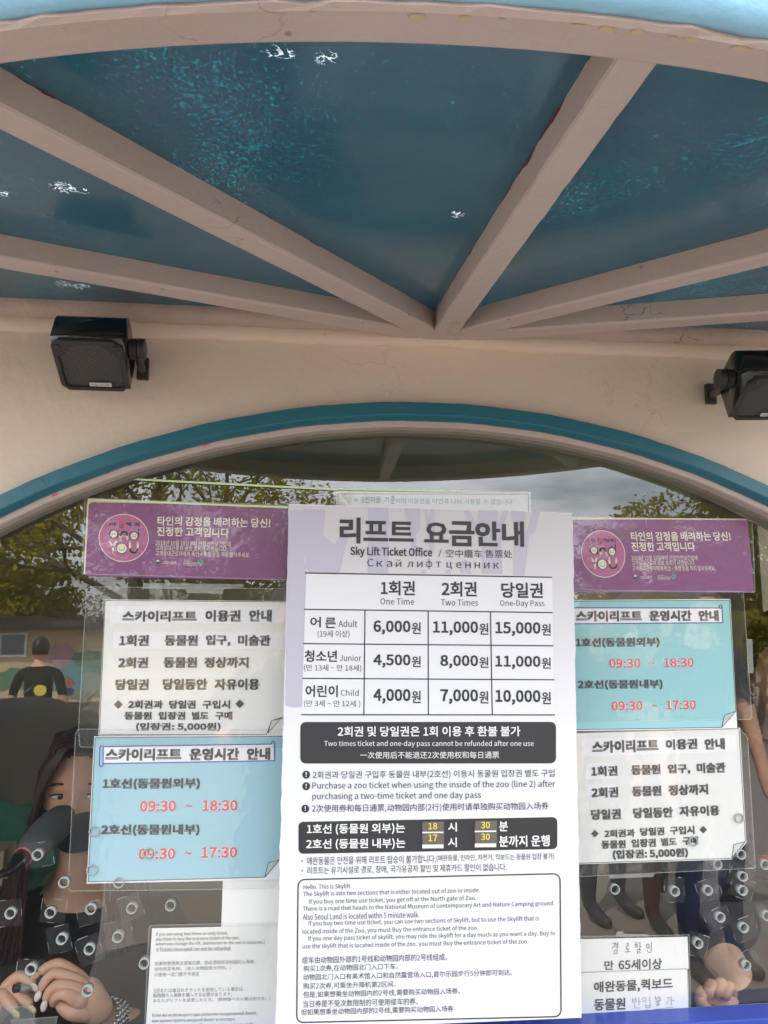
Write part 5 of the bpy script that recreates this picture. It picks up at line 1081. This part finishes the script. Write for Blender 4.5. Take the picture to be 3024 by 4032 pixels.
# ------------------------------------------------------------------ outside, seen mirrored in the pane
def low_kiosk():
    x0, x1 = -9.5, .2; yb = -11.8; t = thing('kiosk', 'low cream kiosk with dark fascia and painted map, mirrored at left', 'kiosk', ((x0+x1)/2, yb, -.4))
    box('wall', ((x0+x1)/2, yb-1.0, .72), (x1-x0, 2.0, 1.45), M['mural'], t)
    box('fascia', ((x0+x1)/2, yb-.9, 1.545), (x1-x0+.3, 2.5, .20), M['fascia'], t); box('plinth', ((x0+x1)/2, yb-.98, -.1), (x1-x0+.05, 2.06, .85), M['plinth'], t)
    yf = yb+.012
    def lump(name, cx, cz, sx, sz, mt_, seed):
        r1 = random.Random(seed); n = 26; v = []
        for k in range(n): a = k*2*math.pi/n; r = 1+r1.uniform(-.22, .22); v.append((cx+sx*r*math.cos(a), cz+sz*r*math.sin(a)))
        prism(name, v, yf-.008+.0021*seed, yf+.0021*seed, mt_, t)
    X = lambda px: mir(px, 13.0); Zz = lambda py: 1.55+(2453-py)/3100*13.0/math.cos(.3)
    g = mat('mural_green', s2l(104, 138, 116), rough=.8); b = mat('mural_blue', s2l(110, 156, 164), rough=.8); k = mat('mural_pink', s2l(182, 142, 150), rough=.8); gy = mat('mural_grey', s2l(140, 150, 140), rough=.8)
    lump('map_green', X(60), Zz(2650), .35, .16, g, 1); lump('map_green', X(330), Zz(2600), .40, .20, g, 2); lump('map_grey', X(345), Zz(2670), .42, .22, gy, 3); lump('map_blue', X(270), Zz(2640), .34, .22, b, 4); lump('map_pink', X(240), Zz(2570), .2, .18, k, 5); lump('map_red', X(275), Zz(2665), .10, .09, mat('mural_red', s2l(168, 104, 92), rough=.8), 6); lump('map_navy', X(275), Zz(2695), .12, .06, M['navy'], 7)
    fr_ = box('window', (X(52), yb+.01, Zz(2530)), (.42, .03, .38), M['hi'], t); box('window_pane', (X(52), yb+.028, Zz(2530)), (.34, .012, .30), mat('kiosk_pane', s2l(110, 120, 130), rough=.1), fr_)
    # lettering on the fascia
    gv, gf = glyphs('스카이리프트 매표소', .01); mn, mx_ = gv.min(0), gv.max(0); u = (gv-mn)/(mx_-mn); xa, xb = X(400), X(225)
    vs = [(xa-q[0]*(xa-xb), yb+.362, 1.50+q[1]*.085) for q in u]; link('fascia_lettering', pd(vs, gf), M['grey'], t)
low_kiosk()
# dark rounded bulk, made up to mask the reflection, close by on the left
def cart():
    x = mir(60, 3.2); t = thing('made_up_bulk', 'dark rounded covered cart mirrored at left, below the man in black', 'cart', (x, -1.9, 0))
    bm = bmesh.new(); bmesh.ops.create_uvsphere(bm, u_segments=32, v_segments=20, radius=1)
    for v_ in bm.verts:
        q = v_.co; sgn = lambda a, p: math.copysign(abs(a)**p, a); v_.co = Vector((x+sgn(q.x, .55)*.36, -1.9+sgn(q.y, .6)*.3, .66+sgn(q.z, .6)*.60+.01*math.sin(q.x*9+q.z*7)))
    link('cover', frombm(bm), M['tee'], t, True)
    for sx in (-.25, .25): tube('wheel', [(x+sx, -1.93, .08), (x+sx, -1.87, .08)], .08, M['matt'], t, 18)
cart()
# trees
def tree_mesh(hgt, spread, nl, lsize, seed, trunk_r=.12, clear_h=.3, flatp=.45, cl=.45):
    r = random.Random(seed); bm = bmesh.new(); tips = []
    def grow(p, d, ln, rad, depth):
        pts = [p]; q = p.copy(); dd = d.copy(); n = 4
        for k in range(n):
            dd = (dd+Vector((r.gauss(0, .16), r.gauss(0, .16), r.gauss(.03, .08)))).normalized(); q = q+dd*ln/n; pts.append(q.copy())
            if depth >= 2: tips.append(q.copy())
        tube_bm(bm, pts, [rad*(1-.5*k/n) for k in range(n+1)], 7 if depth < 2 else 5, False)
        if depth < 4:
            for _ in range(3 if depth < 2 else 2):
                k = r.choice((2, 3, 4)); az = r.uniform(0, 6.28); tilt = r.uniform(.45, .95); nd = Quaternion(dd.orthogonal().rotation_difference(dd).axis if False else dd.orthogonal(), tilt) @ dd; nd = Quaternion(dd, az) @ nd
                nd.z = nd.z*.7+.15; nd.normalize(); grow(pts[k], nd, ln*r.uniform(.6, .8)*spread, rad*.5, depth+1)
    grow(Vector((0, 0, 0)), Vector((r.gauss(0, .06), r.gauss(0, .06), 1)).normalized(), hgt*clear_h, trunk_r, 0)
    # two leaders
    for _ in range(2): grow(Vector((0, 0, hgt*clear_h*.8)), Vector((r.gauss(0, .35), r.gauss(0, .35), 1)).normalized(), hgt*.38, trunk_r*.6, 1)
    tips = np.array([tuple(t_) for t_ in tips]); rs = np.random.RandomState(seed)
    idx = rs.randint(0, len(tips), nl); c = tips[idx]+rs.normal(0, 1, (nl, 3))*np.array([cl, cl, cl*flatp])
    a = rs.normal(0, 1, (nl, 3)); a[:, 2] *= .6; a /= np.linalg.norm(a, axis=1)[:, None]; b = np.cross(a, rs.normal(0, 1, (nl, 3))); b /= np.linalg.norm(b, axis=1)[:, None]
    s_ = lsize*rs.uniform(.6, 1.3, (nl, 1)); v = np.stack([c-a*s_, c+b*s_*.5, c+a*s_, c-b*s_*.5], 1).reshape(-1, 3)
    me = bpy.data.meshes.new('leaves'); me.vertices.add(len(v)); me.vertices.foreach_set('co', v.ravel()); me.loops.add(nl*4); me.loops.foreach_set('vertex_index', np.arange(nl*4)); me.polygons.add(nl); me.polygons.foreach_set('loop_start', np.arange(nl)*4); me.polygons.foreach_set('loop_total', np.full(nl, 4)); me.update(); me.validate()
    return frombm(bm), me
protos = [tree_mesh(7.5, 1.1, 4600, .062, 11, .15, .36, .35, .24), tree_mesh(5.2, 1.1, 9000, .075, 23, .09, .25, .22, .19), tree_mesh(2.5, 1.25, 9000, .055, 31, .05, .12, .6, .34)]
pt_t = [(a, b) for a, b in protos]
for a, b in protos: a.materials.append(M['bark']); b.materials.append(M['leaf'])
def tree(px, L_, kind, sc, rot, label, leaf=None, gz=-.4):
    x = mir(px, L_); y = -(L_-1.288); t = thing('tree', label, 'tree', (x, y, gz), 'park trees outside, mirrored in the pane')
    for nm, me in zip(('trunk', 'crown'), protos[kind]):
        o_ = bpy.data.objects.new(nm, me); C.objects.link(o_); o_.parent = t
        if nm == 'crown' and leaf: o_.material_slots[0].link = 'OBJECT'; o_.material_slots[0].material = leaf
    t.rotation_euler = (0, 0, rot); t.scale = (sc,)*3; return t
tree(520, 15, 0, 1.05, .3, 'tall forked tree mirrored left of the purple banner')
tree(150, 18, 1, 1.10, 1.9, 'slender tree mirrored at the far left of the pane')
tree(760, 16, 0, .95, 2.2, 'tall tree mirrored behind the left purple banner')
tree(1000, 19, 1, 1.15, 4.0, 'tree mirrored above the left banner, near the narrow notice')
tree(30, 15, 2, .82, .9, 'low yellow green bush tree mirrored at far left over kiosk', M['leaf'])
tree(330, 17, 2, .92, 2.9, 'low bushy tree mirrored above the kiosk fascia', M['leaf2'])
tree(620, 17, 2, .90, 4.4, 'bushy tree mirrored between banner and white notice at left', M['leaf'])
tree(1350, 20, 2, .9, 1.2, 'small tree mirrored behind the price board', M['leaf2'])
tree(2330, 17, 1, .80, .4, 'small tree mirrored just above the right banner', M['leaf2'])
tree(2600, 15.5, 1, .90, 3.3, 'flat topped olive tree mirrored over the right banner', M['leaf2'])
tree(2950, 13, 1, .92, 1.4, 'taller olive tree mirrored at right edge of the pane', M['leaf2'])
tree(3200, 12, 0, .75, 2.0, 'tall tree mirrored beyond the right edge of pane', M['leaf2'])
tree(2780, 18, 2, .95, 5.2, 'low dark tree mirrored behind the right notices', M['leaf2'])
# far wood
rs = np.random.RandomState(5); nl = 30000; x = rs.uniform(-45, 45, nl); hmax = 1.6+.9*np.sin(x*.35)+.8*np.sin(x*1.1+2); z = -.4+hmax*rs.uniform(0, 1, nl)**.8; c = np.stack([x, -34+rs.normal(0, 1.5, nl), z], 1)
a = rs.normal(0, 1, (nl, 3)); a /= np.linalg.norm(a, axis=1)[:, None]; b = np.cross(a, rs.normal(0, 1, (nl, 3))); b /= np.linalg.norm(b, axis=1)[:, None]; s_ = .28*rs.uniform(.6, 1.3, (nl, 1))
v = np.stack([c-a*s_, c+b*s_*.6, c+a*s_, c-b*s_*.6], 1).reshape(-1, 3); me = bpy.data.meshes.new('wood'); me.vertices.add(len(v)); me.vertices.foreach_set('co', v.ravel()); me.loops.add(nl*4); me.loops.foreach_set('vertex_index', np.arange(nl*4)); me.polygons.add(nl); me.polygons.foreach_set('loop_start', np.arange(nl)*4); me.polygons.foreach_set('loop_total', np.full(nl, 4)); me.update()
tag(link('far_wood', me, M['leaf2']), 'band of dark green wood far across the park', 'wood', kind='stuff')
bpy.data.scenes.remove(TMP); bpy.data.objects.remove(TXO); bpy.data.curves.remove(TXT)
